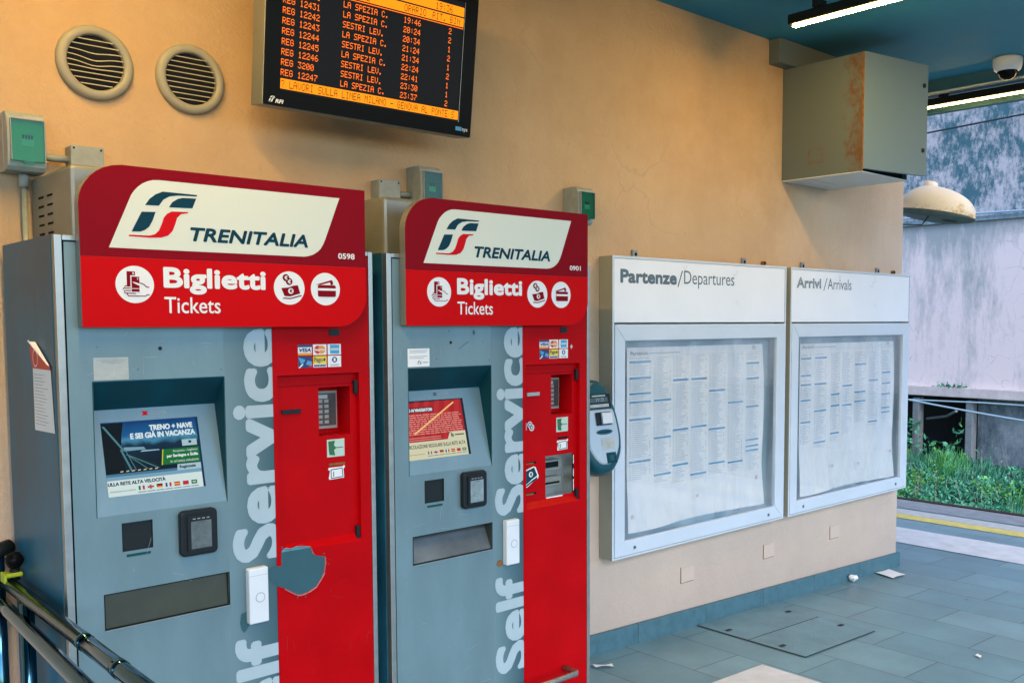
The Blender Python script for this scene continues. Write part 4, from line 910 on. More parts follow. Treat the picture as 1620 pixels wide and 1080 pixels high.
    if not second:
        s = MB(); s.rect(0.7915, 0.8785, 1.449, 1.508, F-0.0008, M_faded)
        for k in range(3): s.rect(0.80+.012*k, 0.872-.006*k, 1.500-.004*k, 1.5015-.004*k, F-0.0012, M_ink)
        s.build("faded_sticker", root)
        pl = [(1.251, .868), (1.275, .873), (1.2985, .870), (1.2985, .914), (1.31, .917), (1.329, .913), (1.35, .918), (1.37, .914), (1.395, .911), (1.402, .890), (1.41, .883), (1.442, .874), (1.4425, .852), (1.438, .825), (1.428, .808), (1.412, .787), (1.395, .779), (1.38, .774), (1.362, .771), (1.345, .775), (1.325, .789), (1.307, .801), (1.284, .812), (1.268, .825), (1.256, .839)]
        s = MB(); s.flat(pl, F-0.0022, M_teal_exposed); s.flat([(1.300, .917), (1.312, .924), (1.33, .919), (1.35, .9235), (1.372, .919), (1.395, .915), (1.395, .911), (1.30, .912)], F-0.003, mat("torn_vinyl_edge", (0.08, 0.26, 0.30, 1), 0.5)); 
        for k in range(26):
            i = rr.randrange(len(pl)); px_, pz_ = pl[i]; px_ += rr.gauss(0, .008); pz_ += rr.gauss(0, .008); r_ = rr.uniform(.001, .004)
            if px_ < 1.302: continue
            s.flat([(px_+r_*math.cos(t)*rr.uniform(.5, 1.2), pz_+r_*math.sin(t)*rr.uniform(.5, 1.2)) for t in (0.2, 1.5, 2.7, 4.0, 5.2)], F-0.0021-.00002*k, M_teal_exposed)
        for i in range(4, len(pl)-4):
            a, b = Vector(pl[i]), Vector(pl[i+1]); nn = Vector((b.y-a.y, a.x-b.x)).normalized()
            h0_, h1_ = rr.uniform(.001, .004), rr.uniform(.001, .004)
            q0, q1 = a+nn*-h0_, b+nn*-h1_
            s.poly([(a.x, F-.0023, a.y), (b.x, F-.0023, b.y), (q1.x, F-.0052, q1.y), (q0.x, F-.0052, q0.y)], M_vinylback)
        s.build("peeled_patch", root)
        # leaflet on the side, its top corner curling away
        s = MB(); sx = 0.7045
        s.poly([(sx, -.303, 1.477), (sx, -.3025, 1.310), (sx, -.485, 1.315), (sx, -.467, 1.477)], M_paper)
        s.poly([(sx-.001, -.2824, 1.532), (sx-.001, -.303, 1.477), (sx-.001, -.467, 1.477), (sx-.001, -.467, 1.488), (sx-.001, -.345, 1.54)], M_cardred)
        n_ = 8
        for i in range(n_):
            t0, t1 = i/n_, (i+1)/n_
            def cp(t, e):
                a = t*PI*0.9; a0 = Vector((-.345, 1.548)); b0 = Vector((-.466, 1.488)); p_ = a0.lerp(b0, e); q = Vector((-.295, 1.552)).lerp(Vector((-.445, 1.494)), e)
                m_ = p_.lerp(q, t); return (sx-.002-0.012*math.sin(a)*(1-e*.7), m_.x, m_.y)
            s.poly([cp(t0, 0), cp(t1, 0), cp(t1, 1), cp(t0, 1)], M_paper)
        for k in range(16):
            z = 1.462-.0088*k; s.poly([(sx-.0006, -.315, z), (sx-.0006, -.315, z-.0014), (sx-.0006, -.315-.13*(0.45+0.55*random.random()), z-.0014), (sx-.0006, -.315-.13*(0.45+0.55*random.random()), z)], M_ink)
        c0 = Vector((-.335, 1.505))
        for k in range(18):
            a0, a1 = 2*PI*k/18, 2*PI*(k+1)/18
            q = [(c0.x+.024*math.cos(a0), c0.y+.024*math.sin(a0)), (c0.x+.024*math.cos(a1), c0.y+.024*math.sin(a1)), (c0.x+.020*math.cos(a1), c0.y+.020*math.sin(a1)), (c0.x+.020*math.cos(a0), c0.y+.020*math.sin(a0))]
            s.poly([(sx-.0016, a, b) for a, b in q], M_white)
        s.build("curling_leaflet", root)
    else:
        s = MB(); s.rect(0.7865, 0.8735, 1.451, 1.511, F-0.0008, M_paper)
        for k, (z, e) in enumerate(((1.503, .866), (1.497, .86), (1.484, .864), (1.478, .85))): s.rect(0.793, e, z, z+.002, F-0.0012, M_ink)
        s.text("fs", 0.825, 0.842, 1.459, 1.472, F-0.0012, M_inkdark, shear=.2); s.rect(0.846, 0.868, 1.463, 1.466, F-0.0012, M_ink); s.build("notice_sticker", root)
        # cash unit
        s = MB(); pocket(s, *hm, RD-.0002, RD+0.05, M_steel, M_steel, 0.0); s.build("cash_recess", root)
        s = MB(); s.prism(rrect(1.40, 1.512, 1.028, 1.072, .012), RD+.018, RD+.049, M_boxmetal); s.rect(1.414, 1.495, 1.042, 1.064, RD+.0175, M_gap); s.build("note_inlet", root, bevel=.003)
        s = MB(); s.prism(rrect(1.40, 1.516, 0.968, 1.006, .012), RD+.022, RD+.049, M_boxmetal); s.rect(1.414, 1.505, 0.978, 0.986, RD+.0215, M_gap); s.build("note_outlet", root, bevel=.003)
        s = MB(); s.box(1.5505, 1.557, RD-.004, RD-.0003, 0.94, 1.088, M_gap); s.rect(1.5525, 1.556, 0.945, 0.99, RD-.0045, M_white); s.rect(1.5525, 1.556, 1.0, 1.03, RD-.0045, M_white); s.rect(1.5525, 1.556, 1.05, 1.085, RD-.0045, M_white); s.rect(1.415, 1.50, 0.930, 0.935, RD-.001, M_white); s.build("cash_frame", root)
        for z in (1.074, 0.959):
            s = MB(); s.rect(1.305, 1.365, z-.004, z+.004, iy, M_gap); s.rect(1.307, 1.352, z-.005, z+.001, iy-.0004, M_rust); s.build("cash_slot", root)
        s = MB()
        nt_ = [(1.296, 1.045), (1.352, 1.060), (1.363, 1.055), (1.377, 1.022), (1.374, 1.012), (1.352, 1.004), (1.320, .984), (1.308, .987), (1.296, 1.02), (1.293, 1.037)]
        s.flat(nt_, iy, M_white); s.flat([(1.299, 1.041), (1.354, 1.056), (1.370, 1.024), (1.345, 1.013), (1.317, .996), (1.308, 1.0)], iy-.0004, M_recess); s.flat([(1.316, .993), (1.346, 1.009), (1.371, 1.019), (1.370, 1.011), (1.347, 1.002), (1.318, .987), (1.311, .990)], iy-.0004, M_recess); s.disc(1.338, 1.031, .0105, iy-.0008, M_white, 18); s.text("€", 1.332, 1.345, 1.025, 1.038, iy-.0012, M_recess, bold=.0008)
        s.build("banknote_sticker", root)
        s = MB(); s.disc(1.334, 1.218, .0115, iy, M_white, 18); s.disc(1.343, 1.206, .0125, iy-.0002, M_white, 18)
        for q, z in ((1.334, 1.218), (1.343, 1.206)): s.disc(q, z, .0088, iy-.0005, M_inkdark, 16); s.text("€", q-.005, q+.005, z-.005, z+.005, iy-.0008, M_white, bold=.0006)
        s.rect(1.302, 1.309, 1.198, 1.225, iy, M_inkdark); s.rect(1.313, 1.319, 1.198, 1.225, iy, M_ink); s.build("coin_sticker", root)
        s = MB(); s.tube([(1.19, F-.001, .262), (1.19, F-.07, .262), (1.20, F-.08, .262), (1.478, F-.08, .262), (1.488, F-.07, .262), (1.488, F-.002, .262)], .011, M_steel); s.build("handle", root, smooth=True)
        s = MB(); s.flat([(1.523, 1.505), (1.531, 1.513), (1.537, 1.503), (1.530, 1.494)], cy, M_faded); s.build("torn_sticker", root)
    # ---- housing on top and header sign
    s = MB(); s.box(0.79, 1.56, -0.385, -0.012, TOP+0.001, 2.0205, M_boxmetal); tb = s.build("top_housing", root, bevel=0.012)
    for a in range(2):
        for b in range(6):
            s = MB(); y = -.115-.085*a; z = 1.955-.026*b; s.box(0.7885, 0.7897, y-.024, y+.024, z-.0028, z+.0028, M_gap); s.build("vent_slot", tb)
    OUT = [(0.758, 1.587), (1.486, 1.585), (1.502, 1.5865), (1.518, 1.590), (1.535, 1.599), (1.549, 1.609), (1.561, 1.621), (1.572, 1.637), (1.579, 1.652), (1.582, 1.668), (1.582, 2.0045), (0.865, 2.0045), (0.842, 2.001), (0.819, 1.993), (0.803, 1.983), (0.788, 1.970), (0.776, 1.954), (0.767, 1.938), (0.761, 1.921), (0.758, 1.900)]
    s = MB(); s.prism(OUT, -0.556, -0.524, M_boxmetal); sg = s.build("header_sign", root, bevel=0.0015)
    SF = -0.5585
    up_ = [p for p in OUT if p[1] > 1.767]; lo_ = [p for p in OUT if p[1] < 1.767]
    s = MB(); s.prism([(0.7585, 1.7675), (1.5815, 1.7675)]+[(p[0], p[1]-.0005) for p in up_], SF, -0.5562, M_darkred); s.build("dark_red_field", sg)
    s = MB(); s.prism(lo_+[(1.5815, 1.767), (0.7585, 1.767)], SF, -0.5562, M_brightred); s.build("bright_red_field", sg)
    PAN = [(0.827, 1.791), (1.374, 1.792), (1.388, 1.7945), (1.404, 1.800), (1.417, 1.808), (1.428, 1.818), (1.437, 1.832), (1.444, 1.847), (1.494, 1.973), (0.958, 1.974), (0.942, 1.9725), (0.928, 1.968), (0.915, 1.961), (0.904, 1.952), (0.894, 1.941), (0.886, 1.929)]
    s = MB(); s.flat(PAN, SF-.0006, M_cream); s.build("logo_panel", sg)
    s = MB(); fs_logo(s, SF-.0012, M_petrol, M_logored); s.text("TRENITALIA", 1.037, 1.386, 1.8185, 1.8565, SF-.0012, M_petrol, bold=.0019, shear=.22); s.build("company_logo", sg)
    s = MB(); s.text(number, 1.486, 1.543, 1.7905, 1.8080, SF-.0008, M_white, bold=.0006); s.build("number", sg)
    s = MB(); s.text("Biglietti", 0.962, 1.251, 1.6745, 1.7465, SF-.0008, M_white, bold=.0030); s.text("Tickets", 0.963, 1.116, 1.6235, 1.667, SF-.0008, M_white, bold=.0004); s.build("lettering", sg)
    D = M_darkred if not second else M_red
    D = M_darkred
    s = MB(); q = SF-.0014; s.disc(0.8885, 1.698, .0485, SF-.0008, M_white)
    s.rect(0.868, 0.889, 1.692, 1.732, q, D); s.rect(0.877, 0.902, 1.677, 1.7215, q-.0004, M_white); s.rect(0.8795, 0.8995, 1.679, 1.7185, q-.0008, D)
    s.rect(0.8795, 0.8995, 1.6865, 1.688, q-.0012, M_white); s.flat([(0.882, 1.7055), (0.884, 1.702), (0.901, 1.694), (0.901, 1.700)], q-.0012, M_white)
    s.text("1", 0.8825, 0.8855, 1.724, 1.730, q-.0012, M_white); s.text("2", 0.893, 0.897, 1.711, 1.717, q-.0012, M_white)
    stroke(s, [(0.898, 1.704), (0.911, 1.699), (0.917, 1.6925), (0.9235, 1.692)], .0022, q-.0004, D)
    for z, a, b in ((1.692, .864, .876), (1.686, .860, .878), (1.680, .863, .878)):
        stroke(s, [(b, z+.002), (a, z+.002), (a-.002, z-.001)], .0022, q-.0004, D)
    stroke(s, [(0.861, 1.676), (0.889, 1.6745)], .0022, q-.0004, D); stroke(s, [(0.868, 1.674), (0.871, 1.668), (0.914, 1.668), (0.918, 1.6715), (0.924, 1.672)], .0022, q-.0004, D)
    s.build("ticket_pictogram", sg)
    s = MB(); s.disc(1.324, 1.6985, .0485, SF-.0008, M_white)
    for x, z, r_ in ((1.3135, 1.7285, .0105), (1.3235, 1.7175, .0105)):
        s.disc(x, z, r_, q, D, 20); s.text("€", x-.005, x+.005, z-.006, z+.006, q-.0006, M_white, bold=.0006)
    s.flat([(1.298, 1.698), (1.320, 1.700), (1.337, 1.706), (1.351, 1.7075), (1.358, 1.683), (1.342, 1.679), (1.326, 1.674), (1.308, 1.675)], q, D); s.disc(1.328, 1.690, .0085, q-.0005, M_white, 18); s.text("€", 1.3235, 1.333, 1.6855, 1.6955, q-.0009, D, bold=.0005)
    stroke(s, [(1.304, 1.669), (1.326, 1.668), (1.345, 1.673), (1.361, 1.677)], .0035, q, D); s.build("money_pictogram", sg)
    s = MB(); s.disc(1.4415, 1.698, .0485, SF-.0008, M_white); s.flat([(1.409, 1.7105), (1.461, 1.7255), (1.466, 1.722), (1.467, 1.712), (1.461, 1.7105)], q, D); s.flat([(1.415, 1.7065), (1.4225, 1.7095), (1.456, 1.7185), (1.459, 1.7105), (1.42, 1.708)], q-.0004, M_white)
    s.prism(rrect(1.4155, 1.4755, 1.675, 1.710, .005), q-.0006, q+.0001, D); s.rect(1.4155, 1.4755, 1.6935, 1.7005, q-.001, M_white); s.build("card_pictogram", sg)
    root.location = (1.168+dx, -0.27, floor_z(1.1))
    return root
machine(0.0, "nearer red and grey ticket machine numbered 0598, with a torn patch in its red vinyl", "0598", False)
machine(0.9715, "farther red and grey ticket machine numbered 0901, with a red notice on its screen", "0901", True)

# ================================================================== NOTICE BOARDS
def board(dx, which):
    dep = which == 'dep'
    A1, A2, T, B, Y = 3.179, 4.592, 1.9035, 0.473, -0.0887
    root = thing("notice_board", ((A1+A2)/2, -0.045, B), "white glazed notice board headed Partenze/Departures, left of the pair" if dep else "white glazed notice board headed Arrivi/Arrivals, by the end of the wall", "notice board", "timetable boards on the wall")
    s = MB(); t = 0.012
    s.box(A1, A1+t, Y+.002, -.001, B, T, M_aluside); s.box(A2-t, A2, Y+.002, -.001, B, T, M_aluside); s.box(A1+t, A2-t, Y+.002, -.001, T-t, T, M_aluside); s.box(A1+t, A2-t, Y+.002, -.001, B, B+t, M_aluside); s.box(A1+t, A2-t, -.020, -.001, B+t, T-t, M_backing)
    s.box(A1-.001, A1+.011, Y-.001, Y+.0015, B-.001, T+.001, M_alu); s.box(A2-.011, A2+.001, Y-.001, Y+.0015, B-.001, T+.001, M_alu); s.box(A1+.0115, A2-.0115, Y-.001, Y+.0015, T-.010, T+.001, M_alu); s.box(A1+.0115, A2-.0115, Y-.001, Y+.0015, B-.001, B+.008, M_alu)
    s.build("case", root, bevel=.0015)
    s = MB(); s.box(A1+.013, A2-.013, Y+.001, Y+.02, 1.594, T-.012, M_boardwhite); hd = s.build("header_panel", root, bevel=.002)
    s = MB()
    if dep: s.text("Partenze", 3.231, 3.638, 1.7785, 1.8445, Y+.0004, M_boardink, bold=.0042); stroke(s, [(3.648, 1.772), (3.680, 1.848)], .008, Y+.0004, M_boardink); s.text("Departures", 3.694, 4.108, 1.764, 1.8515, Y+.0004, M_boardink)
    else: s.text("Arrivi", 4.698-dx, 4.955-dx, 1.788, 1.852, Y+.0004, mat("worn_lettering", (0.26, 0.33, 0.38, 1), .5, var=.6, vscale=45), bold=.0036); stroke(s, [(4.985-dx, 1.780), (5.018-dx, 1.852)], .007, Y+.0004, M_boardink); s.text("Arrivals", 5.028-dx, 5.298-dx, 1.788, 1.852, Y+.0004, M_boardink)
    s.build("heading", hd)
    # glazed door
    g0, g1, h0, h1 = 3.262, 4.503, 0.556, 1.5075; o0, o1, p0, p1 = A1+.014, A2-.014, B+.011, 1.585
    s = MB(); d = .004
    for q in ([(o0, p0), (o1, p0), (g1, h0), (g0, h0)], [(o1, p0+.0), (o1, p1), (g1, h1), (g1, h0)], [(o1, p1), (o0, p1), (g0, h1), (g1, h1)], [(o0, p1), (o0, p0), (g0, h0), (g0, h1)]):
        s.prism(q, Y-.004, Y+.018, M_alu)
    dr = s.build("door_frame", root, bevel=.003)
    s = MB()
    for x, z in ((3.33, .515), (4.44, .515)): s.lathe([(0, .003), (.009, .003), (.009, 0)], (x, Y-.004, z), (0, -1, 0), M_steel, 16); s.disc(x, z, .004, Y-.0075, M_gap, 10)
    s.build("lock", dr)
    s = MB(); s.box(g0-.004, g1+.004, Y+.006, Y+.010, h0-.004, h1+.004, M_glass); s.build("glass", root)
    # the sheet, buckled towards its foot
    x0, x1, z0, z1 = (3.322, 4.425, 0.578, 1.473) if dep else (3.345, 4.452, 0.565, 1.466)
    s = MB(); NXs, NZs = 40, 44; vs = []; fs = []
    def sheet(u, v):
        b = max(0, (0.34-v)/0.34)
        x = x0+(x1-x0)*u+(0.022*math.sin(min(1, (1-v)/0.75)*PI)*u if u > .5 else 0)-0.008*(b**2)*(1-u)
        y = -.047-0.004*math.sin(u*9)-0.016*b*max(0, math.sin(u*PI*2.2+0.6))-0.010*b*math.sin(u*7+1+v*6)
        return (x, y, z0+(z1-z0)*v)
    for i in range(NXs+1):
        for j in range(NZs+1): vs.append(sheet(i/NXs, j/NZs))
    for i in range(NXs):
        for j in range(NZs): fs.append((i*(NZs+1)+j, (i+1)*(NZs+1)+j, (i+1)*(NZs+1)+j+1, i*(NZs+1)+j+1))
    s.raw(vs, fs, M_paper); sh = s.build("timetable_sheet", root, smooth=True, weld=True)
    rr = random.Random(2 if dep else 4); s = MB()
    def bar(xa, xb, za, zb, m, o=.0016):
        f = lambda x, z: (sheet((x-x0)/(x1-x0), (z-z0)/(z1-z0))[1]-o)
        s.poly([(xa, f(xa, za), za), (xb, f(xb, za), za), (xb, f(xb, zb), zb), (xa, f(xa, zb), zb)], m)
    if dep:
        cols = [(3.337, 3.489), (3.510, 3.644), (3.658, 3.786), (3.808, 3.938), (3.956, 4.090), (4.115, 4.245), (4.272, 4.392)]
        bars = [(0, 1.403), (0, 1.325), (0, 1.249), (0, 1.208), (0, 1.124), (0, .918), (1, 1.209), (1, 1.022), (1, .837), (2, 1.303), (2, 1.05), (2, .87), (3, 1.302), (3, 1.054), (3, .806), (4, 1.234), (4, 1.031), (4, .848), (5, 1.162), (5, .838), (6, 1.369), (6, 1.285), (6, 1.13), (6, .946), (6, .911), (6, .886)]
        ztop, zend = 1.42, [.83, .80, .78, .775, .79, .79, .78]
    else:
        cols = [(4.806-dx+.01, 4.918-dx), (4.957-dx, 5.090-dx), (5.145-dx, 5.251-dx), (5.285-dx, 5.401-dx), (5.433-dx, 5.564-dx), (5.600-dx, 5.711-dx), (5.762-dx, 5.875-dx)]
        bars = [(0, 1.378), (0, 1.277), (0, 1.222), (0, 1.13), (0, 1.0), (1, 1.379), (1, 1.222), (1, 1.06), (1, .87), (2, 1.15), (2, 1.08), (2, .91), (3, 1.196), (3, 1.075), (4, 1.325), (4, 1.15), (4, 1.09), (5, 1.217), (5, .95), (6, 1.261), (6, 1.19), (6, 1.12), (6, 1.03), (6, 1.0)]
        ztop, zend = 1.40, [.87, .84, .86, .90, .95, .92, .93]
    for ci, (a, b) in enumerate(cols):
        z = ztop
        while z > zend[ci]:
            if not any(c == ci and abs(z-bz) < .012 for c, bz in bars):
                bar(a, a+.014, z, z+.0034, M_rowink); e = a+.02+(b-a-.03)*rr.uniform(.45, .95); bar(a+.019, e, z, z+.0034, M_rowink)
                if rr.random() < .35: bar(b-.010, b-.003, z, z+.0036, M_ink)
            z -= .0098
    for c, z in bars:
        a, b = cols[c]; bar(a, b, z-.0045, z+.0055, M_barblue, .0022)
    s.text("Partenze" if dep else "Arrivi", cols[0][0], cols[0][0]+.125, 1.437, 1.455, -.0545, M_ink, bold=.001); bar(cols[0][0]+.135, cols[0][0]+.38, 1.440, 1.447, M_rowink)
    s.text("fs", cols[6][0]+.05, cols[6][0]+.085, 1.445, 1.468, -.0545, M_ink, shear=.25); bar(cols[0][0], cols[6][1], 1.4305, 1.4320, M_rowink)
    s.build("timetable_print", sh)
    for x, z in (((3.345, .655), (3.84, .70), (4.36, .735)) if dep else ((3.69, .715), (4.00, .70), (4.41, .74))):
        s = MB(); s.lathe([(0, .004), (.010, .003), (.011, 0)], (x, -.066, z), (0, -1, 0), M_pale, 14); s.build("pin", root)
    for x in ((3.417, 4.299) if dep else (4.879-dx, 5.762-dx)):
        s = MB(); s.prism([(x-.018, T-.012), (x+.018, T-.012), (x+.018, T+.040), (x-.018, T+.040)], -.012, -.002, M_steel); s.disc(x+.004, T+.020, .009, -.0125, M_gap, 14); s.build("mounting_tab", root)
    s = MB(); s.lathe([(.012, .022), (.012, 0), (0, 0)], (4.478 if dep else 5.96-dx, -.001, 1.922), (0, -1, 0), M_rust, 10); s.build("bolt", root)
    for x in ((3.42, 4.30) if dep else ()):
        s = MB(); s.box(x-.013, x+.013, -.02, -.002, B-.026, B-.002, M_steel); s.build("mounting_tab", root)
    root.location.x += dx
    return root
board(0.0, 'dep'); board(1.461, 'arr')

# ================================================================== WALL THINGS
def vent(x, z, bent, label):
    root = thing("wall_vent", (x, -.02, z-.1114), label, "vent", "round vents above the ticket machines")
    s = MB(); s.lathe([(.1114, 0), (.1114, .012), (.106, .020), (.096, .0225), (.086, .021), (.0825, .016), (.0825, 0.001)], (x, 0, z), (0, -1, 0), M_beige, 56); s.build("frame_ring", root, smooth=True)
    s = MB(); s.lathe([(.083, .0012), (0, .0012)], (x, 0, z), (0, -1, 0), M_dark, 40); s.build("duct_mouth", root)
    for k in range(9):
        zz = -.066+.0165*k; hw = math.sqrt(max(.0822**2-(zz-.002)**2, 0))-.001; s = MB(); n_ = 12; vs = []
        for i in range(n_+1):
            u = -1+2*i/n_; sag = 0
            if bent and 3 <= k <= 6: sag = -.013*math.exp(-((u+.05)/.5)**2)*(1-abs(k-4.6)*.33)*(1 if k > 3 else .5)
            vs += [(x+hw*u, -.011, z+zz+.002+sag), (x+hw*u, -.018, z+zz+sag), (x+hw*u, -.018, z+zz-.0026+sag), (x+hw*u, -.011, z+zz+.001+sag)]
        fs = []
        for i in range(n_):
            for q in range(4): fs.append((i*4+q, (i+1)*4+q, (i+1)*4+(q+1) % 4, i*4+(q+1) % 4))
        s.raw(vs, fs, M_slat); s.build("louvre", root)
    return root
vent(0.982, 2.389, True, "round beige vent with sagging louvres, nearer the green switch box")
vent(1.274, 2.3895, False, "round beige vent with straight louvres, beside the departures screen")

def switch_box(x0, label, lit=(0.06, 0.34, 0.20, 1)):
    x1 = x0+.101; z0, z1 = 2.031, 2.196; Y = -.100
    root = thing("switch_box", ((x0+x1)/2, -.05, z0), label, "switch box", "switch boxes on the wall")
    n_ = 7
    s = MB(); pts = []
    # side profile: front bulges a little, rounded at top and bottom
    prof = [(-.001, z0), (-.080, z0), (-.092, z0+.012), (-.100, z0+.045), (-.102, z0+.085), (-.100, z0+.125), (-.092, z1-.012), (-.080, z1), (-.001, z1)]
    v = [(x0, y, z) for y, z in prof]+[(x1, y, z) for y, z in prof]; m_ = len(prof)
    s.raw(v, [list(range(m_)), list(range(2*m_-1, m_-1, -1))]+[(i, i+m_, (i+1) % m_+m_, (i+1) % m_) for i in range(m_)], M_enclosure); s.build("body", root, bevel=.003)
    s = MB(); s.box(x0-.0012, x1+.0012, -.058, -.054, z0-.001, z1+.001, M_enclosure); s.build("seam", root)
    w0, w1, b0, b1 = x0+.009, x1-.008, z0+.026, z1-.024
    s = MB(); s.box(w0, w1, -.1025, -.1015, b0, b1, mat("green_backing", lit, .4)); s.box(w0+.026, w1-.026, -.1045, -.1027, z0+.068, z0+.094, M_faded)
    for k in range(4): s.box(w0+.028+.0075*k, w0+.033+.0075*k, -.1055, -.1046, z0+.088, z0+.099, M_black)
    s.build("breakers", root)
    s = MB(); s.prism([(w0, b0), (w0+.026, b0), (w0+.032, b0-.010), (w0+.052, b0-.010), (w0+.058, b0), (w1, b0), (w1, b1), (w0, b1)], -.111, -.1065, M_greenwin); s.build("tinted_cover", root)
    s = MB(); s.box(w0-.002, w0, -.112, -.101, b0, b1, M_enclosure); s.box(w1, w1+.002, -.112, -.101, b0, b1, M_enclosure); s.box(w0, w1, -.112, -.101, b1, b1+.002, M_enclosure); s.build("cover_rim", root)
    return root
switch_box(0.7125, "weathered switch box with green cover above the nearer machine's left corner")
switch_box(2.110, "switch box with green cover rising behind the farther machine's sign, left corner", (0.01, 0.10, 0.095, 1))
switch_box(2.947, "switch box with green cover on the wall between farther machine and departures board", (0.02, 0.19, 0.185, 1))
def junction(x0, z0, label):
    s = MB(); s.box(x0, x0+.092, -.055, -.001, z0, z0+.09, M_enclosure); s.box(x0-.001, x0+.093, -.062, -.0555, z0-.001, z0+.091, M_enclosure)
    for a in (.008, .084):
        for b in (.008, .082): s.disc(x0+a, z0+b, .0035, -.0626, M_black, 10)
    return tag(s.build("junction_box", bevel=.003), label, "junction box", "junction boxes behind the ticket machines")
junction(0.889, 2.035, "small grey junction box on the wall right of the leftmost switch box"); junction(1.951, 2.041, "small grey junction box on the wall between the two ticket machines")
s = MB(); s.tube([(0.812, -.03, 2.085), (0.889, -.03, 2.085)], .011, M_enclosure); tag(s.build("conduit", smooth=True), "short level conduit joining leftmost switch box and junction box", "conduit")
s = MB(); s.tube([(2.042, -.03, 2.088), (2.111, -.03, 2.088)], .011, M_enclosure); tag(s.build("conduit", smooth=True), "short level conduit joining junction box and switch box behind farther machine", "conduit")
s = MB(); s.tube([(0.768, -.03, 2.030), (0.768, -.03, 1.992)], .014, M_enclosure); s.tube([(0.768, -.03, 1.993), (0.768, -.03, 0.4)], .0075, M_enclosure); tag(s.build("conduit", smooth=True), "upright grey conduit running down the wall below the leftmost switch box", "conduit")

# ---- electrical cabinet
cb = thing("electrical_cabinet", (4.91, -.25, 2.39), "rusty grey electrical cabinet high on the wall, its front door ajar", "cabinet")
s = MB(); x0, x1, y0, z0, z1 = 4.662, 5.162, -.502, 2.398, 3.02
s.poly([(x0, -.001, z0), (x0, y0, z0), (x0, y0, z1), (x0, -.001, z1)][::-1], M_cabside); s.poly([(x1, -.001, z0), (x1, y0, z0), (x1, y0, z1), (x1, -.001, z1)], M_cabdoor); s.poly([(x0, -.001, z1), (x0, y0, z1), (x1, y0, z1), (x1, -.001, z1)][::-1], M_cabdoor); s.poly([(x0, y0+.03, z0+.002), (x1, y0+.03, z0+.002), (x1, y0+.03, z1), (x0, y0+.03, z1)], M_gap)
s.build("body", cb)
s = MB(); s.box(x0-.001, x1+.001, y0-.004, -.001, z0-.005, z0-.0005, M_pale); s.box(x0+.05, x1-.16, -.16, -.10, z0-.008, z0-.0055, M_pale); s.build("underside", cb)
s = MB(); th = R(10.5); L_ = .528; hx, hy = x0+.001, y0-.006
def dp(u, d, z): return (hx+u*math.cos(th)+d*math.sin(th), hy-u*math.sin(th)+d*math.cos(th), z)
v = [dp(u, d, z) for z in (z0+.012, z1+.002) for d in (-.003, .016) for u in (0, L_)]
s.raw(v, [(0, 2, 3, 1), (4, 5, 7, 6), (0, 1, 5, 4), (1, 3, 7, 5), (3, 2, 6, 7), (2, 0, 4, 6)], M_cabdoor); do = s.build("door", cb, bevel=.002)
s = MB()
for z in (2.55, 2.905): s.lathe([(0, .006), (.012, .005), (.013, 0)], dp(L_-.035, -.003, z), (-math.sin(th), -math.cos(th), 0), M_black, 14)
s.build("lock", do)
s = MB(); s.tube([(x0-.001, y0-.002, z0), (x0-.001, y0-.002, z1)], .006, M_rust, n=6); s.build("rusty_edge", cb)
s = MB(); rx = x0-.0012
for a, b, c, d in ((-.265, -.175, 2.545, 2.549), (-.265, -.175, 2.472, 2.476), (-.265, -.261, 2.472, 2.549), (-.179, -.175, 2.472, 2.549)):
    s.poly([(rx, b, c), (rx, a, c), (rx, a, d), (rx, b, d)], M_rust)
s.build("rust_outline", cb)
s = MB(); s.box(4.522, 6.0, -.075, -.001, 3.024, CEIL-.002, M_cabside); tag(s.build("cable_trunking", bevel=.003), "grey green cable trunking along the top of the wall above the cabinet", "trunking")

# ---- departures display, tilted down, on its wall brackets
dz0 = 2.291; tl = R(7); EX = Vector((1, 0, 0)); EZ = Vector((0, -math.sin(tl), math.cos(tl))); EN = Vector((0, -math.cos(tl), -math.sin(tl))); DO = Vector((1.4046, -.25, dz0))
def dpt(u, v, o=0.0): return tuple(DO+EX*u+EZ*v+EN*o)
disp = thing("departures_display", (1.82, -.2, dz0), "black framed departures display with amber dot matrix rows, tilted down above the ticket machines", "display")
DH = .545
def dbox(mb, u0, u1, v0, v1, o0, o1, m):
    v = [dpt(u, vv, o) for vv in (v0, v1) for o in (o1, o0) for u in (u0, u1)]
    mb.raw(v, [(0, 2, 3, 1), (4, 5, 7, 6), (0, 1, 5, 4), (1, 3, 7, 5), (3, 2, 6, 7), (2, 0, 4, 6)], m)
def dquad(mb, u0, u1, v0, v1, o, m): mb.poly([dpt(u0, v0, o), dpt(u1, v0, o), dpt(u1, v1, o), dpt(u0, v1, o)], m)
s = MB(); dbox(s, 0, .830, 0, DH, -.088, -.006, M_boxmetal); s.build("housing", disp, bevel=.003)
s = MB(); dbox(s, .002, .057, .002, DH-.002, -.0055, 0, M_blackgloss); dbox(s, .768, .828, .002, DH-.002, -.0055, 0, M_blackgloss); dbox(s, .0572, .7678, .002, .052, -.0055, 0, M_blackgloss); dbox(s, .0572, .7678, .476, DH-.002, -.0055, 0, M_blackgloss); dquad(s, .768, .7695, .05, .476, .0004, M_steel); s.build("bezel", disp)
M_scr = emis("led_screen_black", (0.004, 0.005, 0.006, 1), .6)
s = MB(); dquad(s, .0572, .7678, .052, .476, -.003, M_scr); scr = s.build("screen", disp)
A_or = emis("amber_dots", C(255, 112, 24), 0.62); A_ye = emis("amber_field", C(255, 146, 16), 0.46)
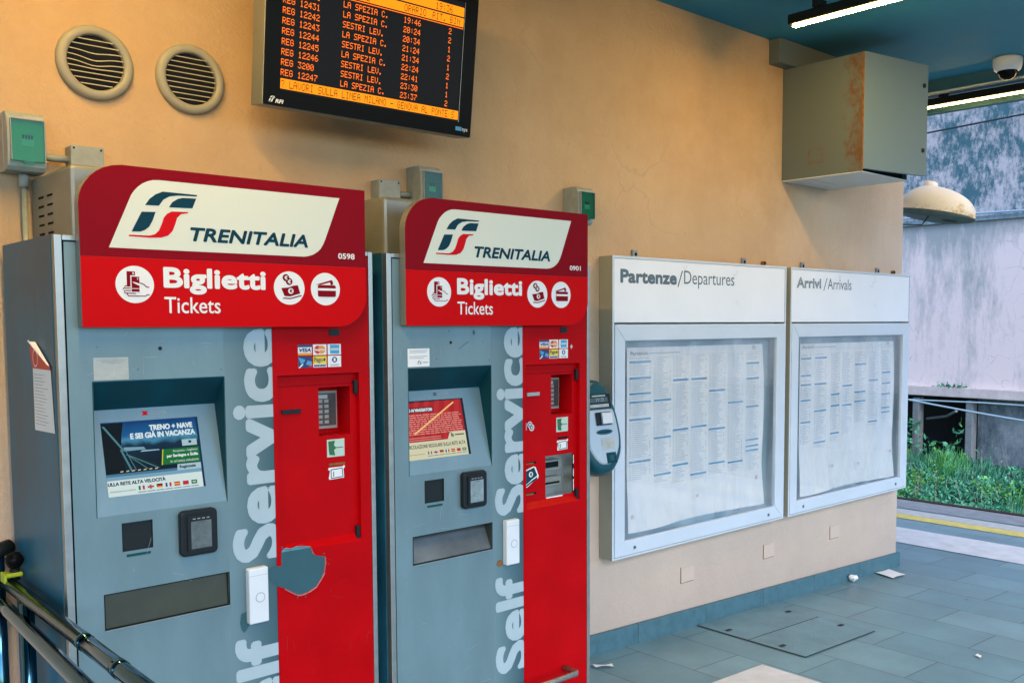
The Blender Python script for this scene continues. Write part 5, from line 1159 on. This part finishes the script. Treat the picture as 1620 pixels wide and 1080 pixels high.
F5 = {'A': "01110 10001 10001 11111 10001 10001 10001", 'B': "11110 10001 10001 11110 10001 10001 11110", 'C': "01110 10001 10000 10000 10000 10001 01110", 'D': "11110 10001 10001 10001 10001 10001 11110", 'E': "11111 10000 10000 11110 10000 10000 11111", 'F': "11111 10000 10000 11110 10000 10000 10000", 'G': "01110 10001 10000 10111 10001 10001 01110", 'I': "01110 00100 00100 00100 00100 00100 01110", 'L': "10000 10000 10000 10000 10000 10000 11111", 'M': "10001 11011 10101 10101 10001 10001 10001", 'N': "10001 11001 10101 10011 10001 10001 10001", 'O': "01110 10001 10001 10001 10001 10001 01110", 'P': "11110 10001 10001 11110 10000 10000 10000", 'R': "11110 10001 10001 11110 10100 10010 10001", 'S': "01111 10000 10000 01110 00001 00001 11110", 'T': "11111 00100 00100 00100 00100 00100 00100", 'U': "10001 10001 10001 10001 10001 10001 01110", 'V': "10001 10001 10001 10001 10001 01010 00100", 'Z': "11111 00001 00010 00100 01000 10000 11111", '0': "01110 10001 10011 10101 11001 10001 01110", '1': "00100 01100 00100 00100 00100 00100 01110", '2': "01110 10001 00001 00110 01000 10000 11111", '3': "11111 00010 00100 00010 00001 10001 01110", '4': "00010 00110 01010 10010 11111 00010 00010", '5': "11111 10000 11110 00001 00001 10001 01110", '6': "00110 01000 10000 11110 10001 10001 01110", '7': "11111 00001 00010 00100 01000 01000 01000", '8': "01110 10001 10001 01110 10001 10001 01110", '9': "01110 10001 10001 01111 00001 00010 01100", ':': "00000 00100 00100 00000 00100 00100 00000", '.': "00000 00000 00000 00000 00000 01100 01100", '-': "00000 00000 00000 11111 00000 00000 00000", '?': "01110 10001 00001 00010 00100 00000 00100", ' ': "00000 00000 00000 00000 00000 00000 00000"}
def dots(mb, body, u, v, px, pz, o, m, adv=6):
    for ch in body:
        for r_, row in enumerate(F5[ch].split()):
            k = 0
            while k < 5:
                if row[k] == '1':
                    e = k
                    while e < 5 and row[e] == '1': e += 1
                    dquad(mb, u+k*px, u+e*px-.0003, v+(6-r_)*pz, v+(7-r_)*pz-.0004, o, m); k = e
                else: k += 1
        u += adv*px
ROWS = [("REG 12241", "LA SPEZIA C.", "19:46", "2"), ("REG 12431", "LA SPEZIA C.", "20:24", "2"), ("REG 12242", "SESTRI LEV.", "20:34", "1"), ("REG 12243", "LA SPEZIA C.", "21:24", "2"), ("REG 12244", "SESTRI LEV.", "21:34", "1"), ("REG 12245", "LA SPEZIA C.", "22:24", "2"), ("REG 12246", "SESTRI LEV.", "22:41", "1"), ("REG 3200", "SESTRI LEV.", "23:30", "1"), ("REG 12247", "LA SPEZIA C.", "23:37", "2")]
s = MB()
for i, (a, b, c, d) in enumerate(ROWS):
    v = .098+.0318*(8-i)
    for t, u in ((a, .058), (b, .273), (c, .510), (d, .703)): dots(s, t, u, v+.001, .00245, .0029, -.0024, A_or)
s.build("train_rows", scr)
s = MB(); dquad(s, .0572, .7670, .058, .090, -.0026, A_ye); dquad(s, .0572, .7670, .388, .419, -.0026, A_ye); dquad(s, .0572, .7670, .424, .456, -.0026, A_ye); dquad(s, .0572, .7670, .381, .3835, -.0026, A_or); s.build("amber_bars", scr)
s = MB(); K = emis("dark_dots", (0.02, 0.008, 0.002, 1), 0.5)
dots(s, "? LAVORI SULLA LINEA MILANO - GENOVA AL PONTE S", .060, .062, .00245, .0033, -.0020, K); dots(s, "TRENO   DESTINAZIONE", .062, .392, .0026, .0033, -.0020, K); dots(s, "ORARIO", .510, .392, .0026, .0033, -.0020, K); dots(s, "RIT. BIN", .628, .392, .0026, .0033, -.0020, K); dots(s, "PARTENZE", .062, .428, .0026, .0033, -.0020, K); dots(s, "19:36", .640, .428, .0026, .0033, -.0020, K)
s.build("dark_writing", scr)
s = MB()
def dtext(mb, body, u0, u1, v0, v1, o, m, shear=0.0, bold=0):
    vs, fs = glyphs(body, shear); xs = [a for a, b in vs]; zs = [b for a, b in vs]; ax, bx, a2, b2 = min(xs), max(xs), min(zs), max(zs)
    for k in range(1+(6 if bold else 0)):
        dx, dz = (0, 0) if not k else (bold*math.cos(k*PI/3), bold*math.sin(k*PI/3))
        for t in fs: mb.poly([dpt(u0+(vs[i][0]-ax)/(bx-ax)*(u1-u0)+dx, v0+(vs[i][1]-a2)/(b2-a2)*(v1-v0)+dz, o+k*.00003) for i in t], m)
dtext(s, "RFI", .042, .069, .011, .022, .0008, M_white, .2, .0008)
def fd(p): return p
sc_ = .022/.18
mbt = MB(); fs_logo(mbt, 0, M_white, M_white)
for f_ in mbt.f: s.poly([dpt((mbt.v[i][0]-.877)*sc_+.018, (mbt.v[i][2]-1.82)*sc_*1.25+.011, .0008) for i in f_], M_white)
s.build("operator_logo", disp)
s = MB(); dquad(s, .757, .785, .020, .034, .0008, M_cardsky); dtext(s, "sys", .788, .812, .017, .030, .0008, M_pale, 0, .0005); s.build("maker_mark", disp)
s = MB()
for u in (.2, .63):
    p = DO+EX*u+EZ*.27; s.box(p.x-.02, p.x+.02, -.19, -.001, p.z-.10, p.z+.10, M_black)
s.build("bracket", disp)

# ---- ticket validator
va = thing("ticket_validator", (2.97, -.1, .89), "petrol and silver ticket validator on the wall beside the departures board", "validator")
vt = R(21); VO = Vector((3.045, -.175, .905)); VZ = Vector((0, math.sin(vt)*.55, math.cos(vt))).normalized(); VN = Vector((0, -VZ.z, VZ.y)); VX = Vector((1, 0, 0))
def vp(u, v, o): return tuple(VO+VX*u+VZ*v+VN*o)
def vout(k=1.0, n=40, ins=0.0):
    out = []
    for i in range(n):
        a = 2*PI*i/n; c, s_ = math.cos(a), math.sin(a)
        # superellipse, wider below the middle, narrower at the head
        zz = .222+.218*math.copysign(abs(s_)**.8, s_); wd = (.128-.035*max(0, (zz-.17)/.27)**1.4-.020*max(0, (.10-zz)/.10))
        out.append((wd*math.copysign(abs(c)**.75, c)*k-(0 if c < 0 else ins), .222+(zz-.222)*k))
    return out
s = MB(); lay = [(.86, -.10), (1.0, -.07), (1.02, -.03), (.98, .002), (.93, .016), (.86, .020)]; n_ = 40; vs = []
for k, o in lay: vs += [vp(u, v, o) for u, v in vout(k, n_)]
fs = [(i*n_+j, i*n_+(j+1) % n_, (i+1)*n_+(j+1) % n_, (i+1)*n_+j) for i in range(len(lay)-1) for j in range(n_)]
fs.append([(len(lay)-1)*n_+j for j in range(n_)]); fs.append([n_-1-j for j in range(n_)])
s.raw(vs, fs, M_validator); s.build("shell", va, smooth=True)
s = MB(); oo = [(u, v) for u, v in vout(.80, n_)]; oo = [(u, min(v, .300)) for u, v in oo]
v0 = [vp(u, v, .0205) for u, v in oo]; v1 = [vp(u*.95, .2+(v-.2)*.96, .026) for u, v in oo]
s.raw(v0+v1, [(j, (j+1) % n_, n_+(j+1) % n_, n_+j) for j in range(n_)]+[[n_+j for j in range(n_)]], M_silver); s.build("face_plate", va)
def vbox(mb, u0, u1, v0, v1, o0, o1, m):
    v = [vp(u, vv, o) for vv in (v0, v1) for o in (o1, o0) for u in (u0, u1)]; mb.raw(v, [(0, 2, 3, 1), (4, 5, 7, 6), (0, 1, 5, 4), (1, 3, 7, 5), (3, 2, 6, 7), (2, 0, 4, 6)], m)
s = MB(); vbox(s, -.085, .075, .305, .368, .018, .026, M_black); vbox(s, -.06, .06, .308, .322, .0262, .0275, M_faded); vbox(s, -.06, .058, .330, .352, .0262, .0275, mat("lcd", (.06, .11, .13, 1), .2)); vbox(s, -.04, .045, .357, .363, .0262, .0275, M_faded)
for k, ch in enumerate("19:35"):
    for r_, row in enumerate(F5[ch].split()):
        for q in range(5):
            if row[q] == '1': vbox(s, -.02+.011*k+.0018*q, -.0185+.011*k+.0018*q, .348-.0022*r_, .350-.0022*r_, .0276, .028, M_faded)
s.build("display", va)
s = MB(); vbox(s, -.035, .060, .225, .285, .0262, .034, M_black); vbox(s, -.010, .055, .230, .281, .0342, .046, M_plwhite); s.build("ticket_mouth", va, bevel=.003)
s = MB(); oo = [(.0+.052*math.cos(2*PI*k/24), .195+.012*math.sin(2*PI*k/24)) for k in range(24)]; s.poly([vp(u+.008, v, .0268) for u, v in oo], M_validator); vbox(s, -.03, .045, .193, .196, .027, .0275, M_gap); s.build("slot", va)
s = MB(); vbox(s, -.02, .06, .118, .165, .0262, .0268, M_faded); s.build("instruction_sticker", va)
s = MB(); vbox(s, .0, .058, .052, .100, .0262, .030, M_recess); vbox(s, .015, .042, .064, .088, .0302, .031, M_validator); s.build("contactless_pad", va)
s = MB(); s.box(2.90, 3.045, -.11, -.001, .93, 1.22, M_pale); s.box(2.93, 3.040, -.075, -.0012, .825, .90, M_pale); s.box(2.96, 3.028, -.078, -.0755, .838, .888, M_faded); s.build("wall_mount", va, bevel=.006)

# ---- tube lights under the canopy (two in view; the unseen one over the vents inferred from its warm glow)
def tube_light(x, y0, y1, label, glow):
    M_led = emis("lit_led_strip", (1.0, 0.62, 0.17, 1), glow)
    root = thing("tube_light", (x, (y0+y1)/2, 3.02), label, "ceiling light", "tube lights under the canopy")
    s = MB(); s.box(x-.028, x+.028, y1, y0, 3.034, 3.082, M_black); s.build("housing", root, bevel=.006)
    s = MB(); s.box(x-.011, x+.011, y1+.02, y0-.02, 3.024, 3.0335, M_led); s.build("lit_strip", root)
    for yb in (y0-.16, (y0+y1)/2, y1+.16):
        s = MB(); s.box(x-.034, x+.034, yb-.02, yb+.02, 3.0825, 3.118, M_black); s.box(x-.008, x+.008, yb-.008, yb+.008, 3.1185, CEIL-.001, M_black); s.build("clamp", root, bevel=.003)
    return root
tube_light(4.045, -.455, -2.2, "black tube light with lit strip hanging nearest the rusty cabinet", 60.0)
tube_light(6.235, -.04, -2.2, "black tube light with lit strip hanging along the teal fascia beam", 16.0)
tube_light(0.70, -.455, -2.2, "black tube light with lit strip hanging above the round vents", 122.0)

# ---- dome camera
dc = thing("dome_camera", (5.87, -.76, 3.02), "white dome security camera on the teal ceiling", "security camera")
s = MB(); s.lathe([(0, 0), (.078, 0), (.082, .010), (.081, .045), (.074, .070), (.060, .078), (.056, .079)], (5.87, -.76, CEIL-.001), (0, 0, -1), M_plwhite, 36); s.build("housing", dc, smooth=True)
s = MB(); s.lathe([(.056, .070), (.055, .085), (.049, .102), (.036, .117), (.018, .126), (0, .128)], (5.87, -.76, CEIL-.001), (0, 0, -1), M_blackgloss, 30); s.build("dome", dc, smooth=True)

# ---- floodlight fixed to the wall's end
fl = thing("outdoor_lamp", (6.45, -.05, 2.27), "weathered cream outdoor lamp hood with rust fixed at the wall's end", "lamp")
ay = Vector((0.12, -.97, -.17)).normalized(); ax_ = Vector((1, .124, -.17)); ax_ = (ax_-ay*ax_.dot(ay)).normalized(); az2 = ax_.cross(ay)
if az2.z < 0: az2 = -az2
LO = Vector((6.62, .309, 2.405)); LL = .56
def lw(t): return max(.004, .165*math.sqrt(max(0, 1-((t-.46)/.54)**2)))
def lh(t): return max(.003, .205*math.sqrt(max(0, 1-((t-.36)/(.36 if t < .36 else .64))**2)))
def lp(t, a, k=1.0):
    w_ = lw(t)*k; h_ = lh(t)*k
    return LO+ay*(LL*t)+ax_*(w_*math.cos(a))+az2*(h_*math.sin(a))
s = MB(); nt_, na = 22, 16; vs = []
for i in range(nt_+1):
    for j in range(na+1): vs.append(lp(i/nt_, PI*j/na))
s.raw(vs, [(i*(na+1)+j, i*(na+1)+j+1, (i+1)*(na+1)+j+1, (i+1)*(na+1)+j) for i in range(nt_) for j in range(na)], M_lampcream); s.build("hood", fl, smooth=True)
s = MB(); vs = []; fs = []
for i in range(nt_+1):
    t = i/nt_; w_ = lw(t)
    dpth = .035*math.sin(PI*t)**.5 if 0 < i < nt_ else .002
    for a, b in ((-1.01, .004), (-.96, -.6), (-.6, -1), (.6, -1), (.96, -.6), (1.01, .004)): vs.append(LO+ay*(LL*t)+ax_*(w_*a)+az2*(dpth*b))
for i in range(nt_):
    for j in range(5): fs.append((i*6+j, i*6+j+1, (i+1)*6+j+1, (i+1)*6+j))
s.raw(vs, fs, M_teallens); s.build("base_tray", fl)
s = MB()
for k in range(6):
    p = LO+ay*(LL*(.62+.03*k))-az2*.036; s.poly([p-ax_*.05, p-ax_*.05+ay*.007, p+ax_*.02+ay*.007, p+ax_*.02], M_gap)
s.build("vent_slots", fl)
pk = LO+ay*(LL*.34)+az2*.205
s = MB(); s.lathe([(.052, -.02), (.050, .018), (.044, .026), (0, .027)], pk, az2, M_lampcream, 20); s.build("cap", fl, smooth=True)
s = MB(); s.tube([(WE+.001, .20, 2.46), (6.35, .27, 2.47), (6.60, .27, 2.47)], .018, M_rust, n=10); s.build("arm", fl, smooth=True)
s = MB(); s.tube([(WE+.001, .12, 2.40), (6.16, .12, 2.33), (6.30, .10, 2.27), (6.50, .06, 2.28), (6.60, .04, 2.37)], .005, M_cable, n=6); s.build("supply_wire", fl, smooth=True)

# ================================================================== QUEUE RAILS AND LITTER
qb = thing("queue_barrier", (.56, -1.0, floor_z(0)), "polished steel double handrail at the left of the nearer ticket machine", "handrail")
s = MB(); s.tube([(.668, -.10, .857), (.668, -1.10, .857), (.668, -2.1, .857)], .0195, M_chrome, n=24); s.build("rail", qb, smooth=True)
s = MB(); s.tube([(.662, -.015, .79), (.650, -.20, .797), (.628, -.884, .80), (.585, -2.1, .80)], .019, M_chrome, n=24); s.build("rail", qb, smooth=True)
for ya, yb in ((-.775, -.812), (-1.02, -1.05)):
    s = MB(); s.tube([(.668, ya, .857), (.668, yb, .857)], .0208, M_chrome, n=24); s.build("sleeve", qb, smooth=True)
for x, y, h in ((.655, -.055, .93), (.668, -.30, .84), (.668, -2.0, .84)):
    s = MB(); s.tube([(x, y, floor_z(0)), (x, y, h)], .018, M_chrome, n=16); s.build("post", qb, smooth=True)
s = MB(); s.tube([(.632, -.075, .942), (.690, -.035, .946)], .022, M_black, n=18); s.build("end_cap", qb, smooth=True)
s = MB(); s.lathe([(0, -.024), (.014, -.021), (.022, -.009), (.024, 0), (.022, .009), (.014, .021), (0, .024)], (.681, -.13, .925), (0, 0, 1), M_blackgloss, 20); s.tube([(.681, -.13, .90), (.681, -.13, .87)], .014, M_black, n=12); s.build("knob", qb, smooth=True)
s = MB(); s.box(.656, .697, -.15, -.105, .880, .892, M_hivis); s.box(.650, .657, -.15, -.10, .862, .892, M_hivis); s.build("clamp", qb, bevel=.005)

def litter(name, pts, label, cat, dz=.006, m=None, curl=.0):
    s = MB(); n_ = 6
    a, b, c, d = [Vector(p) for p in pts]
    vs = []
    for i in range(n_+1):
        for j in range(3):
            p = a.lerp(b, i/n_).lerp(d.lerp(c, i/n_), j/2); vs.append((p.x, p.y, floor_z(p.x)+dz+curl*math.sin(i/n_*PI*1.3+j)*.5+curl*.5))
    s.raw(vs, [(i*3+j, (i+1)*3+j, (i+1)*3+j+1, i*3+j+1) for i in range(n_) for j in range(2)], m or M_paper)
    return tag(s.build(name, smooth=True), label, cat)
litter("paper_sheet", [(5.73, -.178), (5.90, -.178), (5.955, -.03), (5.775, -.032)], "white paper sheet on the floor against the skirting near the wall's end", "paper", .006, None, .006)
litter("ticket", [(3.0, -.158), (3.08, -.195), (3.10, -.165), (3.01, -.125)], "small white ticket on the floor at the right foot of the farther machine", "paper", .006, M_paper, .008)
litter("ticket", [(4.56, -1.245), (4.60, -1.235), (4.615, -1.205), (4.575, -1.21)], "tiny white scrap alone on the open paving", "paper", .005, M_paper, .004)
s = MB(); rr = random.Random(8); bmv = []
for k in range(60):
    v = Vector((rr.gauss(0, 1), rr.gauss(0, 1), rr.gauss(0, 1))).normalized()*rr.uniform(.018, .034); bmv.append((5.45+v.x, -.05+v.y, floor_z(5.45)+.03+v.z*.8))
bm = bmesh.new()
for p in bmv: bm.verts.new(p)
bmesh.ops.convex_hull(bm, input=bm.verts); bm.verts.ensure_lookup_table(); bm.verts.index_update()
s.raw([v.co[:] for v in bm.verts], [[v.index for v in f.verts] for f in bm.faces], M_paper); bm.free()
tag(s.build("crumpled_paper"), "crumpled white paper ball by the slate skirting", "paper")
